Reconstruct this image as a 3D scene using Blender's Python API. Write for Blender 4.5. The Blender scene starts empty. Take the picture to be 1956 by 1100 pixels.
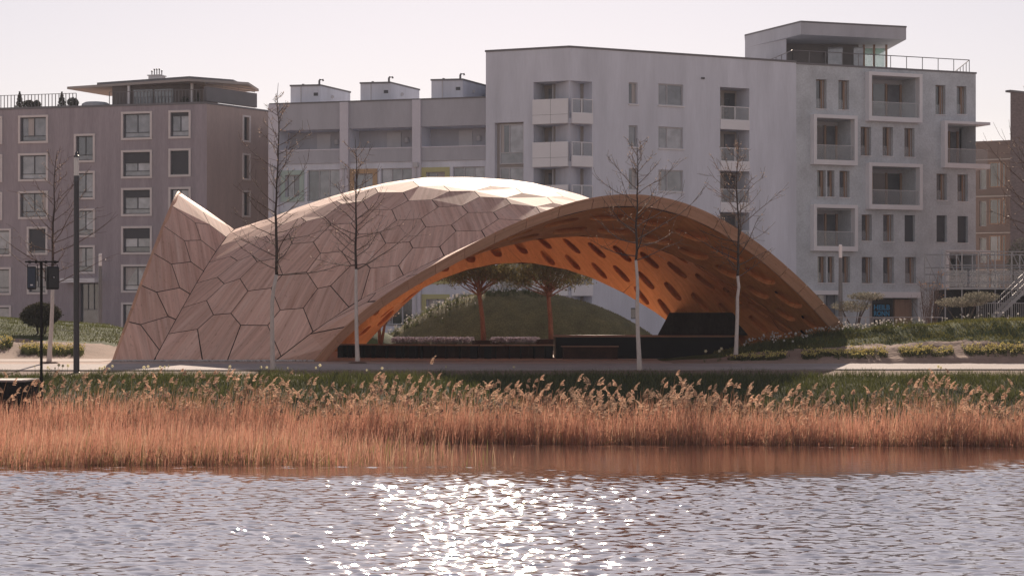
import bpy, math, random
import numpy as np
from mathutils import Vector, Matrix

random.seed(7)
RNG = np.random.default_rng(7)
SC = bpy.context.scene
COL = SC.collection
R = math.radians

# ------------------------------------------------------------------ camera
# metres; +Y is the viewing direction, z = 0 is the plaza, the water lies at -1.5
F = 3760.0           # focal length in photograph pixels (1956 wide)
ZC = 1.8             # height of the lens above the plaza
HY = 605.0           # row of the horizon in the photograph
WATER_Z = -1.5
cam_data = bpy.data.cameras.new('camera')
cam = bpy.data.objects.new('camera', cam_data)
COL.objects.link(cam)
cam.location = (0, 0, ZC)
cam.rotation_euler = (R(90), 0, 0)
cam_data.sensor_width = 36.0
cam_data.lens = 36.0 * F / 1956.0
cam_data.shift_y = 55.0 / 1956.0
cam_data.clip_start = 0.5
cam_data.clip_end = 4000
SC.camera = cam

# ------------------------------------------------------------------ sky, sun, exposure
SUN_EL, SUN_AZ = R(23.8), R(-0.8)        # azimuth measured from +Y towards +X
world = bpy.data.worlds.new('World')
SC.world = world
world.use_nodes = True
wn, wl = world.node_tree.nodes, world.node_tree.links
bg = wn['Background']
sky = wn.new('ShaderNodeTexSky')
sky.sky_type = 'NISHITA'
sky.sun_disc = False
sky.sun_elevation = SUN_EL
sky.sun_rotation = SUN_AZ
sky.air_density = 1.0
sky.dust_density = 0.10
sky.ozone_density = 1.0
tint = wn.new('ShaderNodeMix')
tint.data_type = 'RGBA'
tint.blend_type = 'MULTIPLY'
tint.inputs[0].default_value = 1.0
tint.inputs[7].default_value = (1.0, 0.86, 0.85, 1)
hs = wn.new('ShaderNodeHueSaturation')       # the photograph's muted, slightly rosy white balance
hs.inputs['Saturation'].default_value = 0.42
wl.new(sky.outputs[0], hs.inputs['Color'])
wl.new(hs.outputs[0], tint.inputs[6])
wl.new(tint.outputs[2], bg.inputs[0])
bg.inputs[1].default_value = 0.080
sun_data = bpy.data.lights.new('sun', 'SUN')
sun_data.energy = 5.0
sun_data.angle = R(0.53)
sun_data.color = (1.0, 0.82, 0.66)
sun = bpy.data.objects.new('sun', sun_data)
COL.objects.link(sun)
sun_dir = Vector((math.sin(SUN_AZ) * math.cos(SUN_EL), math.cos(SUN_AZ) * math.cos(SUN_EL), math.sin(SUN_EL)))
sun.rotation_euler = sun_dir.to_track_quat('Z', 'Y').to_euler()
sun.location = (0, 60, 60)
SC.view_settings.view_transform = 'Standard'
SC.view_settings.look = 'None'
SC.view_settings.exposure = 0.34
SC.view_settings.gamma = 1.0
SC.view_settings.use_curve_mapping = False
SC.cycles.use_denoising = True
SC.cycles.max_bounces = 8
SC.cycles.diffuse_bounces = 4
SC.cycles.glossy_bounces = 3
SC.cycles.transmission_bounces = 6
SC.cycles.transparent_max_bounces = 16
SC.cycles.volume_bounces = 0
SC.cycles.caustics_reflective = False
SC.cycles.caustics_refractive = False
SC.cycles.sample_clamp_indirect = 6.0

# ------------------------------------------------------------------ helpers
def P(px, py, Y):
    """point of the place that stands at depth Y and is seen at photograph pixel px, py"""
    return np.array([(px - 978.0) * Y / F, Y, ZC - (py - HY) * Y / F])

def XAT(px, Y):
    return (px - 978.0) * Y / F

def gnd(py, z=0.0):
    return F * (ZC - z) / (py - HY)

class MB:
    """collects shapes and links them as one mesh object"""
    def __init__(self):
        self.v, self.f, self.m, self.n = [], [], [], 0
        self.uv = {}
    def add(self, verts, faces, mat=0):
        verts = np.asarray(verts, float).reshape(-1, 3)
        b = self.n
        self.v.append(verts)
        self.n += len(verts)
        for f in faces:
            self.f.append(tuple(b + i for i in f))
            self.m.append(mat)
        return b
    def box(self, lo, hi, mat=0):
        x0, y0, z0 = lo
        x1, y1, z1 = hi
        return self.add([(x0, y0, z0), (x1, y0, z0), (x1, y1, z0), (x0, y1, z0), (x0, y0, z1), (x1, y0, z1), (x1, y1, z1), (x0, y1, z1)],
                 [(0, 3, 2, 1), (4, 5, 6, 7), (0, 1, 5, 4), (1, 2, 6, 5), (2, 3, 7, 6), (3, 0, 4, 7)], mat)
    def obox(self, o, ax, ay, az, mat=0):
        """box from corner o along three edge vectors"""
        o, ax, ay, az = [np.asarray(q, float) for q in (o, ax, ay, az)]
        v = [o, o + ax, o + ax + ay, o + ay, o + az, o + ax + az, o + ax + ay + az, o + ay + az]
        f = [(0, 3, 2, 1), (4, 5, 6, 7), (0, 1, 5, 4), (1, 2, 6, 5), (2, 3, 7, 6), (3, 0, 4, 7)]
        if np.dot(np.cross(ax, ay), az) < 0:
            f = [q[::-1] for q in f]
        return self.add(v, f, mat)
    def prism(self, poly, z0, z1, mat=0):
        n = len(poly)
        poly = [tuple(q) for q in poly]
        area = sum(poly[i][0] * poly[(i + 1) % n][1] - poly[(i + 1) % n][0] * poly[i][1] for i in range(n))
        if area < 0:
            poly = poly[::-1]
        v = [(x, y, z0) for x, y in poly] + [(x, y, z1) for x, y in poly]
        f = [tuple(range(n))[::-1], tuple(range(n, 2 * n))]
        f += [(i, (i + 1) % n, n + (i + 1) % n, n + i) for i in range(n)]
        return self.add(v, f, mat)
    def tube(self, pts, rad, seg=6, mat=0, cap=True):
        pts = np.asarray(pts, float)
        n = len(pts)
        rad = np.broadcast_to(np.asarray(rad, float), (n,))
        t = np.gradient(pts, axis=0)
        t /= np.linalg.norm(t, axis=1)[:, None] + 1e-9
        ref = np.array([1.0, 0, 0]) if abs(t[0][0]) < 0.8 else np.array([0, 1.0, 0])
        a = np.cross(t, ref)
        a /= np.linalg.norm(a, axis=1)[:, None] + 1e-9
        b = np.cross(t, a)
        ang = np.linspace(0, 2 * np.pi, seg, endpoint=False)
        v = pts[:, None, :] + rad[:, None, None] * (np.cos(ang)[None, :, None] * a[:, None, :] + np.sin(ang)[None, :, None] * b[:, None, :])
        f = []
        for i in range(n - 1):
            for j in range(seg):
                k = (j + 1) % seg
                f.append((i * seg + j, i * seg + k, (i + 1) * seg + k, (i + 1) * seg + j))
        if cap:
            f.append(tuple(range(seg))[::-1])
            f.append(tuple((n - 1) * seg + j for j in range(seg)))
        return self.add(v.reshape(-1, 3), f, mat)
    def lathe(self, prof, c=(0, 0, 0), seg=16, mat=0):
        ang = np.linspace(0, 2 * np.pi, seg, endpoint=False)
        v = []
        for r, z in prof:
            for a in ang:
                v.append((c[0] + r * math.cos(a), c[1] + r * math.sin(a), c[2] + z))
        f = []
        for i in range(len(prof) - 1):
            for j in range(seg):
                k = (j + 1) % seg
                f.append((i * seg + j, i * seg + k, (i + 1) * seg + k, (i + 1) * seg + j))
        f.append(tuple(range(seg))[::-1])
        f.append(tuple((len(prof) - 1) * seg + j for j in range(seg)))
        return self.add(v, f, mat)
    def build(self, name, mats, parent=None, smooth=False, uv=None, col=None, **props):
        me = bpy.data.meshes.new(name)
        v = np.concatenate(self.v) if self.v else np.zeros((0, 3))
        me.from_pydata(v.tolist(), [], self.f)
        if not isinstance(mats, (list, tuple)):
            mats = [mats]
        for m in mats:
            me.materials.append(m)
        if len(mats) > 1:
            me.polygons.foreach_set('material_index', self.m)
        if smooth:
            me.polygons.foreach_set('use_smooth', [True] * len(self.f))
        if uv is not None:
            lay = me.uv_layers.new(name='grain')
            li = np.zeros(len(me.loops), dtype=np.int32)
            me.loops.foreach_get('vertex_index', li)
            lay.data.foreach_set('uv', np.asarray(uv, np.float32)[li].ravel())
        me.update()
        return link(name, me, parent, **props)

def link(name, me, parent=None, **props):
    o = bpy.data.objects.new(name, me)
    COL.objects.link(o)
    if parent is not None:
        o.parent = parent
        if parent.type == 'EMPTY':          # meshes are written in world coordinates
            o.matrix_parent_inverse = Matrix.Translation(-Vector(parent.location))
    for k, val in props.items():
        o[k] = val
    return o

def empty(name, loc=(0, 0, 0), **props):
    """an Empty at the base of a thing; its children keep world coordinates relative to it"""
    o = bpy.data.objects.new(name, None)
    COL.objects.link(o)
    o.location = loc
    o.empty_display_size = 0.2
    for k, val in props.items():
        o[k] = val
    return o

def fast_mesh(name, verts, faces_flat, per_face, mats, parent=None, color=None, smooth=False, midx=None, **props):
    """many equal-sided faces straight from arrays"""
    me = bpy.data.meshes.new(name)
    verts = np.asarray(verts, np.float32)
    nf = len(faces_flat) // per_face
    me.vertices.add(len(verts))
    me.vertices.foreach_set('co', verts.ravel())
    me.loops.add(len(faces_flat))
    me.loops.foreach_set('vertex_index', np.asarray(faces_flat, np.int32))
    me.polygons.add(nf)
    me.polygons.foreach_set('loop_start', np.arange(nf, dtype=np.int32) * per_face)
    if smooth:
        me.polygons.foreach_set('use_smooth', np.ones(nf, dtype=bool))
    for m in (mats if isinstance(mats, (list, tuple)) else [mats]):
        me.materials.append(m)
    if midx is not None:
        me.polygons.foreach_set('material_index', np.asarray(midx, np.int32))
    if color is not None:
        at = me.color_attributes.new('tone', 'FLOAT_COLOR', 'POINT')
        c = np.ones((len(verts), 4), np.float32)
        c[:, :3] = color
        at.data.foreach_set('color', c.ravel())
    me.update(calc_edges=True)
    me.validate()
    return link(name, me, parent, **props)

# ------------------------------------------------------------------ materials
def new_mat(name):
    m = bpy.data.materials.new(name)
    m.use_nodes = True
    return m, m.node_tree.nodes, m.node_tree.links, m.node_tree.nodes['Principled BSDF']

def ramp(nodes, stops):
    r = nodes.new('ShaderNodeValToRGB')
    el = r.color_ramp.elements
    while len(el) > 1:
        el.remove(el[-1])
    el[0].position, el[0].color = stops[0][0], (*stops[0][1], 1)
    for p, c in stops[1:]:
        e = el.new(p)
        e.color = (*c, 1)
    return r

def surf(name, color, rough=0.7, var=0.12, scale=3.0, stretch=(1, 1, 1), bump=0.0, bscale=20.0, metal=0.0, spec=0.5, fine=0.0):
    """plain surface: base colour broken by two octaves of noise, optional relief"""
    m, n, l, b = new_mat(name)
    b.inputs['Roughness'].default_value = rough
    b.inputs['Metallic'].default_value = metal
    b.inputs['Specular IOR Level'].default_value = spec
    tc = n.new('ShaderNodeTexCoord')
    mp = n.new('ShaderNodeMapping')
    mp.inputs['Scale'].default_value = stretch
    l.new(tc.outputs['Object'], mp.inputs[0])
    nz = n.new('ShaderNodeTexNoise')
    nz.inputs['Scale'].default_value = scale
    nz.inputs['Detail'].default_value = 6
    l.new(mp.outputs[0], nz.inputs['Vector'])
    c = np.array(color)
    r = ramp(n, [(0.25, tuple(c * (1 - var))), (0.75, tuple(np.minimum(c * (1 + var), 0.95)))])
    l.new(nz.outputs['Fac'], r.inputs[0])
    out = r.outputs[0]
    if fine > 0:
        n2 = n.new('ShaderNodeTexNoise')
        n2.inputs['Scale'].default_value = scale * 12
        n2.inputs['Detail'].default_value = 3
        l.new(mp.outputs[0], n2.inputs['Vector'])
        r2 = ramp(n, [(0.3, (1 - fine,) * 3), (0.7, (1 + fine,) * 3)])
        l.new(n2.outputs['Fac'], r2.inputs[0])
        mx = n.new('ShaderNodeMix')
        mx.data_type = 'RGBA'
        mx.blend_type = 'MULTIPLY'
        mx.inputs[0].default_value = 1
        l.new(out, mx.inputs[6])
        l.new(r2.outputs[0], mx.inputs[7])
        out = mx.outputs[2]
    l.new(out, b.inputs['Base Color'])
    if bump > 0:
        bz = n.new('ShaderNodeTexNoise')
        bz.inputs['Scale'].default_value = bscale
        bz.inputs['Detail'].default_value = 5
        l.new(mp.outputs[0], bz.inputs['Vector'])
        bp = n.new('ShaderNodeBump')
        bp.inputs['Strength'].default_value = bump
        bp.inputs['Distance'].default_value = 0.05
        l.new(bz.outputs['Fac'], bp.inputs['Height'])
        l.new(bp.outputs[0], b.inputs['Normal'])
    return m

def foliage(name, dark, light, trans=0.5, rough=0.6, attr=False):
    """thin leaf or blade: diffuse plus light let through"""
    m, n, l, b = new_mat(name)
    out = n['Material Output']
    n.remove(b)
    df = n.new('ShaderNodeBsdfDiffuse')
    tr = n.new('ShaderNodeBsdfTranslucent')
    mix = n.new('ShaderNodeMixShader')
    mix.inputs[0].default_value = trans
    if attr:
        a = n.new('ShaderNodeVertexColor')
        a.layer_name = 'tone'
        src = a.outputs[0]
    else:
        g = n.new('ShaderNodeNewGeometry')
        r = ramp(n, [(0.0, dark), (1.0, light)])
        l.new(g.outputs['Random Per Island'], r.inputs[0])
        src = r.outputs[0]
    l.new(src, df.inputs[0])
    l.new(src, tr.inputs[0])
    l.new(df.outputs[0], mix.inputs[1])
    l.new(tr.outputs[0], mix.inputs[2])
    gl = n.new('ShaderNodeBsdfGlossy')
    gl.inputs['Roughness'].default_value = rough
    mix2 = n.new('ShaderNodeMixShader')
    mix2.inputs[0].default_value = 0.05
    l.new(mix.outputs[0], mix2.inputs[1])
    l.new(gl.outputs[0], mix2.inputs[2])
    l.new(mix2.outputs[0], out.inputs[0])
    return m

def wood_uv(name, stops, rough=0.65, across=7.0, along=0.22, tone=0.16, bump=0.15):
    """boards whose grain follows the 'grain' UV map (u across, v along), tone shifts from piece to piece"""
    m, n, l, b = new_mat(name)
    b.inputs['Roughness'].default_value = rough
    b.inputs['Specular IOR Level'].default_value = 0.3
    uv = n.new('ShaderNodeUVMap')
    uv.uv_map = 'grain'
    mp = n.new('ShaderNodeMapping')
    mp.inputs['Scale'].default_value = (across, along, 1)
    l.new(uv.outputs[0], mp.inputs[0])
    nz = n.new('ShaderNodeTexNoise')
    nz.inputs['Scale'].default_value = 1.0
    nz.inputs['Detail'].default_value = 5
    nz.inputs['Roughness'].default_value = 0.62
    l.new(mp.outputs[0], nz.inputs['Vector'])
    r = ramp(n, stops)
    l.new(nz.outputs['Fac'], r.inputs[0])
    # individual lamellas, 12 cm wide
    mp2 = n.new('ShaderNodeMapping')
    mp2.inputs['Scale'].default_value = (7.5, 0.0, 1)
    l.new(uv.outputs[0], mp2.inputs[0])
    sn = n.new('ShaderNodeVectorMath')
    sn.operation = 'FLOOR'
    l.new(mp2.outputs[0], sn.inputs[0])
    wn_ = n.new('ShaderNodeTexWhiteNoise')
    wn_.noise_dimensions = '3D'
    oi = n.new('ShaderNodeObjectInfo')
    ad = n.new('ShaderNodeVectorMath')
    ad.operation = 'ADD'
    l.new(sn.outputs[0], ad.inputs[0])
    l.new(oi.outputs['Random'], ad.inputs[1])
    l.new(ad.outputs[0], wn_.inputs['Vector'])
    a1 = n.new('ShaderNodeMath')
    a1.operation = 'MULTIPLY_ADD'
    a1.inputs[1].default_value = tone
    a1.inputs[2].default_value = 1 - tone / 2
    l.new(wn_.outputs['Value'], a1.inputs[0])
    a2 = n.new('ShaderNodeMath')
    a2.operation = 'MULTIPLY_ADD'
    a2.inputs[1].default_value = tone * 1.1
    a2.inputs[2].default_value = 1 - tone * 0.55
    l.new(oi.outputs['Random'], a2.inputs[0])
    a3 = n.new('ShaderNodeMath')
    a3.operation = 'MULTIPLY'
    l.new(a1.outputs[0], a3.inputs[0])
    l.new(a2.outputs[0], a3.inputs[1])
    # knots and weather stains
    kn = n.new('ShaderNodeTexNoise')
    kn.inputs['Scale'].default_value = 3.0
    kn.inputs['Detail'].default_value = 4
    mp3 = n.new('ShaderNodeMapping')
    mp3.inputs['Scale'].default_value = (4, 1.6, 1)
    l.new(uv.outputs[0], mp3.inputs[0])
    l.new(mp3.outputs[0], kn.inputs['Vector'])
    kr = ramp(n, [(0.28, (0.72, 0.68, 0.66)), (0.40, (1, 1, 1))])
    l.new(kn.outputs['Fac'], kr.inputs[0])
    mx = n.new('ShaderNodeMix')
    mx.data_type = 'RGBA'
    mx.blend_type = 'MULTIPLY'
    mx.inputs[0].default_value = 1
    l.new(r.outputs[0], mx.inputs[6])
    l.new(kr.outputs[0], mx.inputs[7])
    sc_ = n.new('ShaderNodeVectorMath')
    sc_.operation = 'SCALE'
    l.new(mx.outputs[2], sc_.inputs[0])
    l.new(a3.outputs[0], sc_.inputs['Scale'])
    l.new(sc_.outputs[0], b.inputs['Base Color'])
    bp = n.new('ShaderNodeBump')
    bp.inputs['Strength'].default_value = bump
    bp.inputs['Distance'].default_value = 0.01
    l.new(nz.outputs['Fac'], bp.inputs['Height'])
    l.new(bp.outputs[0], b.inputs['Normal'])
    return m

def glass_mat(name, lo, hi, rough=0.06):
    """window pane seen from outside: what lies behind differs from pane to pane, sky mirrors in it"""
    m, n, l, b = new_mat(name)
    oi = n.new('ShaderNodeObjectInfo')
    r = ramp(n, [(0, lo), (1, hi)])
    l.new(oi.outputs['Random'], r.inputs[0])
    tc = n.new('ShaderNodeTexCoord')
    nz = n.new('ShaderNodeTexNoise')
    nz.inputs['Scale'].default_value = 1.3
    nz.inputs['Detail'].default_value = 3
    l.new(tc.outputs['Object'], nz.inputs['Vector'])
    r2 = ramp(n, [(0.35, (0.75,) * 3), (0.65, (1.2,) * 3)])
    l.new(nz.outputs['Fac'], r2.inputs[0])
    mx = n.new('ShaderNodeMix')
    mx.data_type = 'RGBA'
    mx.blend_type = 'MULTIPLY'
    mx.inputs[0].default_value = 1
    l.new(r.outputs[0], mx.inputs[6])
    l.new(r2.outputs[0], mx.inputs[7])
    l.new(mx.outputs[2], b.inputs['Base Color'])
    b.inputs['Roughness'].default_value = rough
    b.inputs['Specular IOR Level'].default_value = 0.9
    b.inputs['Coat Weight'].default_value = 0.6
    b.inputs['Coat Roughness'].default_value = 0.03
    return m

def clear_glass(name, color=(0.85, 0.92, 0.9), alpha=0.35):
    m, n, l, b = new_mat(name)
    b.inputs['Base Color'].default_value = (*color, 1)
    b.inputs['Roughness'].default_value = 0.08
    b.inputs['Alpha'].default_value = alpha
    b.inputs['Specular IOR Level'].default_value = 0.8
    return m

M = {}
M['larch'] = wood_uv('larch_boards', [(0.22, (0.46, 0.245, 0.18)), (0.42, (0.66, 0.40, 0.31)), (0.58, (0.77, 0.50, 0.40)), (0.8, (0.88, 0.66, 0.56))], across=6.0, along=0.25)
M['spruce'] = wood_uv('spruce_board_orange', [(0.25, (0.62, 0.25, 0.095)), (0.55, (0.76, 0.335, 0.135)), (0.8, (0.84, 0.42, 0.20))], across=5.0, along=0.8, tone=0.06, bump=0.05)
M['joint'] = surf('dark_joint_lining', (0.055, 0.035, 0.03), 0.9, 0.2, 4)
M['edge_wood'] = wood_uv('edge_board_larch', [(0.25, (0.54, 0.30, 0.195)), (0.55, (0.66, 0.39, 0.27)), (0.8, (0.76, 0.49, 0.35))], across=9, along=0.5, tone=0.14)
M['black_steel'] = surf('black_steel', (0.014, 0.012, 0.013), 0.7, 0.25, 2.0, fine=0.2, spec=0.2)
M['corten'] = surf('brown_steel', (0.040, 0.017, 0.012), 0.75, 0.4, 2.0, fine=0.3, spec=0.2)
M['bench_wood'] = surf('bench_top_wood', (0.30, 0.15, 0.09), 0.55, 0.25, 1.2, (1, 6, 6), fine=0.15)
M['plinth'] = surf('dark_concrete', (0.035, 0.027, 0.025), 0.85, 0.45, 1.0, (1, 1, 0.4), fine=0.25, bump=0.2, spec=0.25)

# ================================================================== the ground
def sstep(a, b, x):
    t = np.clip((np.asarray(x, float) - a) / (b - a), 0, 1)
    return t * t * (3 - 2 * t)

def vnoise(x, y, seed=0):
    """smooth value noise for terrain, about -1..1"""
    r = np.random.default_rng(seed).random((64, 64)) * 2 - 1
    xi, yi = np.floor(x).astype(int), np.floor(y).astype(int)
    fx, fy = x - xi, y - yi
    fx, fy = fx * fx * (3 - 2 * fx), fy * fy * (3 - 2 * fy)
    g = lambda i, j: r[i % 64, j % 64]
    return (g(xi, yi) * (1 - fx) + g(xi + 1, yi) * fx) * (1 - fy) + (g(xi, yi + 1) * (1 - fx) + g(xi + 1, yi + 1) * fx) * fy

def bank_z(x, y):
    """the shore: plaza level at Y 79, a slight fall to the path, then the bank down to below the water"""
    z = -0.30 * (1 - sstep(66.5, 79.4, y)) - 1.9 * (1 - sstep(52.0, 68.4, y))
    z = z + 0.06 * vnoise(x * 0.9, y * 0.9, 3) * (1 - sstep(66, 69, y))
    return z

def grid_mesh(name, xs, ys, fz, mats, midx=None, smooth=True, **props):
    X, Yg = np.meshgrid(xs, ys)
    Z = fz(X, Yg)
    v = np.stack([X, Yg, Z], -1).reshape(-1, 3)
    nx, ny = len(xs), len(ys)
    i, j = np.meshgrid(np.arange(nx - 1), np.arange(ny - 1))
    a = (j * nx + i).ravel()
    f = np.stack([a, a + 1, a + nx + 1, a + nx], 1)
    mi = None
    if midx is not None:
        c = v[f].mean(1)
        mi = midx(c)
    return fast_mesh(name, v, f.ravel(), 4, mats, smooth=smooth, midx=mi, **props)

M['soil'] = surf('brown_soil', (0.20, 0.125, 0.095), 0.95, 0.25, 0.8, bump=0.5, bscale=9, fine=0.2)
M['sand'] = surf('pinkish_sand', (0.34, 0.235, 0.185), 0.95, 0.18, 0.7, bump=0.8, bscale=6, fine=0.12)
M['gravel'] = surf('pale_plaza_gravel', (0.50, 0.37, 0.31), 0.95, 0.16, 0.5, bump=0.5, bscale=14, fine=0.15)
M['asphalt'] = surf('pale_concrete_path', (0.38, 0.325, 0.31), 0.85, 0.18, 0.5, bump=0.2, bscale=30, fine=0.10)
M['turf'] = surf('turf', (0.060, 0.085, 0.022), 0.95, 0.35, 1.5, bump=0.9, bscale=14, fine=0.4)
M['bank_turf'] = surf('bank_turf', (0.030, 0.036, 0.012), 0.95, 0.4, 1.5, bump=0.8, bscale=14, fine=0.4)
M['kerb'] = surf('kerb_concrete', (0.32, 0.27, 0.25), 0.9, 0.15, 2.0, fine=0.1)

# far ground
gxs = np.concatenate([[-780, -400, -200, -120, -70], np.linspace(-40, 40, 81), [70, 120, 200, 400, 780]])
gys = np.concatenate([np.linspace(51, 80, 88), np.linspace(80.6, 130, 50), [160, 220, 300, 500, 780]])
grid_mesh('ground', gxs, gys, bank_z, [M['gravel'], M['bank_turf'], M['soil']],
          midx=lambda c: np.where(c[:, 1] < 68.7, 1, np.where(c[:, 1] < 72.6, 2, 0)), kind='structure')
# lake bed in front of the bank, so that the water has a floor
mb = MB()
mb.box((-780, -60, -2.6), (780, 51.2, -2.2))
mb.build('lake_bed', M['soil'], kind='structure')

# concrete path: a slightly curving strip with a low kerb
def path_front(x):
    return 72.3 + 0.25 * np.sin(np.asarray(x) * 0.09)
def path_back(x):
    return 76.3 + 0.25 * np.sin(np.asarray(x) * 0.09)
pxs = np.linspace(-60, 60, 121)
v, f = [], []
for i, x in enumerate(pxs):
    for k, y in enumerate(np.linspace(path_front(x), path_back(x), 7)):
        v.append((x, y, float(bank_z(np.array(x), np.array(y))) + 0.03))
for i in range(120):
    for k in range(6):
        a = i * 7 + k
        f += [a, a + 7, a + 8, a + 1]
fast_mesh('path', np.array(v), np.array(f), 4, M['asphalt'], smooth=True, kind='structure')
mb = MB()
for i in range(120):
    x0, x1 = pxs[i] + 0.01, pxs[i + 1] - 0.01
    y0, y1 = float(path_front(x0)), float(path_front(x1))
    mb.obox((x0, y0 - 0.1, -0.40), (x1 - x0, y1 - y0, 0), (0, 0.1, 0), (0, 0, 0.40 + float(bank_z(np.array(x0), np.array(y0))) + 0.045))
mb.build('kerb', M['kerb'], kind='structure')

# second pale path on the left, beyond the tree
mb = MB()
mb.add([(-60, 80.6, 0.012), (-16.5, 79.0, 0.012), (-16.5, 83.5, 0.012), (-60, 88.0, 0.012)], [(0, 1, 2, 3)])
mb.build('side_path', surf('pale_side_path', (0.50, 0.42, 0.38), 0.9, 0.1, 0.6, fine=0.1), kind='structure')

# right berm: sand at the front, turf over the crest
def berm_right(x, y):
    A = np.interp(x, [6.0, 8.0, 10.0, 12.5, 15.5, 20, 30, 45], [0, 0.18, 0.62, 1.02, 1.32, 1.62, 1.75, 1.4])
    back = np.interp(x, [6, 16, 18, 24], [82.2, 82.6, 84, 90])
    prof = 0.14 * sstep(76.5, 77.1, y) + 0.40 * sstep(76.8, 79.3, y) + 0.46 * sstep(78.8, 82.0, y)
    prof = prof * (1 - sstep(back, back + 3.0, y))
    z = A * prof
    z = z + (0.05 * vnoise(x * 1.3, y * 1.3, 5) + 0.03 * vnoise(x * 3.1, y * 3.1, 6)) * sstep(76.5, 77.5, y) * sstep(6, 8, x) * (z > 0.02)
    return np.where(prof * A < 0.004, -0.25, z + bank_z(x, y) * 0.5)
def berm_right_turf(c):
    line = 79.0 + 0.4 * vnoise(c[:, 0] * 0.5, c[:, 1] * 0.0 + 3, 9) - 0.2 * np.clip(c[:, 0] - 12, -4, 0)
    return np.where(c[:, 1] > line, 1, 0)
grid_mesh('berm_terrain', np.linspace(5.5, 46, 200), np.linspace(76.3, 94, 120), berm_right, [M['sand'], M['turf']], midx=berm_right_turf, kind='structure')

# left berm: turf ridge far back, sand fan before it
def berm_left(x, y):
    A = np.interp(x, [-60, -40, -26, -21, -18.8, -17.6, -16.9], [2.2, 2.0, 1.75, 1.35, 1.1, 0.45, 0.0])
    prof = 0.55 * sstep(83.0, 90.5, y) + 0.45 * sstep(89.5, 99, y)
    prof = prof * (1 - sstep(102, 110, y))
    z = A * prof + (0.06 * vnoise(x * 0.9, y * 0.9, 15) + 0.03 * vnoise(x * 2.3, y * 2.3, 16)) * prof
    return np.where(A * prof < 0.004, -0.05, z)
grid_mesh('berm_terrain', np.linspace(-60, -16.8, 150), np.linspace(82.5, 111, 110), berm_left, [M['sand'], M['turf']],
          midx=lambda c: np.where(c[:, 1] > 90.3 - 0.9 * np.clip(-19 - c[:, 0], -3, 0.6) + 0.5 * vnoise(c[:, 0] * 0.4, c[:, 1] * 0, 19), 1, 0), kind='structure')

# round grass mound behind the pavilion
MC = (0.1, 118.0)
def mound_z(x, y):
    rx = np.where(x < MC[0], 8.3, 9.3)
    ry = np.where(y < MC[1], 6.4, 8.5)
    d = np.sqrt(((x - MC[0]) / rx) ** 2 + ((y - MC[1]) / ry) ** 2)
    z = 3.35 * (1 - np.clip(d, 0, 1) ** 2.1) + 0.04 * vnoise(x * 0.8, y * 0.8, 81)
    return np.where(d >= 1, -0.08, z)
grid_mesh('mound_terrain', np.linspace(-9, 10.5, 90), np.linspace(109, 127, 80), mound_z, surf('mown_olive_turf', (0.16, 0.135, 0.055), 0.95, 0.35, 1.0, bump=0.9, bscale=14, fine=0.35), kind='structure')
def mound2_z(x, y):
    d = np.sqrt(((x + 9.6) / 3.8) ** 2 + ((y - 112) / 4) ** 2)
    return np.where(d >= 1, -0.08, 1.5 * np.clip(1 - d * d, 0, 1))
grid_mesh('mound_terrain', np.linspace(-13.6, -5.6, 40), np.linspace(107.6, 116.4, 40), mound2_z, M['turf'], kind='structure')

# ================================================================== water
def calm(x, y):
    """ripples die away in the lee of the reeds"""
    edge = 40.2 + 1.4 * vnoise(x * 0.22, y * 0 + 1.7, 21) + 0.6 * vnoise(x * 0.9, y * 0 + 0.3, 22) + np.where(x > 8.5, (x - 8.5) * 1.0, 0)
    gust = 0.85 + 0.34 * vnoise(x * 0.22, y * 0.30, 23) + 0.16 * vnoise(x * 0.75, y * 0.9, 24)
    lap1 = np.exp(-((y - 50.4 + 0.06 * np.clip(x, 0, 20)) / 0.45) ** 2) * sstep(-8, -3, x)      # wavelets lapping at the reeds
    lap2 = np.exp(-((y - 43.2) / 0.35) ** 2) * sstep(2, -2, x)
    return (0.07 + 0.93 * (1 - sstep(edge - 0.8, edge + 2.6, y))) * gust + 0.5 * lap1 + 0.45 * lap2

def waves(x, y):
    r = np.random.default_rng(41)
    z = np.zeros_like(x)
    for k in range(44):
        lam = 0.14 * (0.58 / 0.14) ** (r.random() ** 1.05)
        ang = R(98) + r.normal() * R(41)               # direction of travel, crests lie across the view
        kx, ky = 2 * np.pi / lam * math.cos(ang), 2 * np.pi / lam * math.sin(ang)
        amp = 0.0053 * lam
        ph = r.random() * 6.283
        warp = 0.35 * vnoise(x * 0.35 + k, y * 0.35, 30 + k)
        s = np.sin(kx * x + ky * y + ph + warp * 5)
        z += amp * (s + 0.22 * np.cos(2 * (kx * x + ky * y + ph + warp * 5)))
    return z

def water_z(x, y):
    return WATER_Z + waves(x, y) * calm(x, y)

m, n, l, b = new_mat('lake_water')
b.inputs['Base Color'].default_value = (0.085, 0.040, 0.030, 1)
b.inputs['Roughness'].default_value = 0.04
b.inputs['IOR'].default_value = 4.0
b.inputs['Specular IOR Level'].default_value = 1.0
tc = n.new('ShaderNodeTexCoord')
mp = n.new('ShaderNodeMapping')
mp.inputs['Scale'].default_value = (3.0, 9.0, 1)
mp.inputs['Rotation'].default_value = (0, 0, R(4))
l.new(tc.outputs['Object'], mp.inputs[0])
nz = n.new('ShaderNodeTexNoise')
nz.inputs['Scale'].default_value = 1.6
nz.inputs['Detail'].default_value = 3
l.new(mp.outputs[0], nz.inputs['Vector'])
bp = n.new('ShaderNodeBump')
bp.inputs['Strength'].default_value = 0.10
bp.inputs['Distance'].default_value = 0.03
l.new(nz.outputs['Fac'], bp.inputs['Height'])
l.new(bp.outputs[0], b.inputs['Normal'])
M['water'] = m
wx = np.linspace(-15, 15, 640)
wy = np.concatenate([np.linspace(22, 42.5, 620), np.linspace(42.56, 56, 160)])
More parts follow.
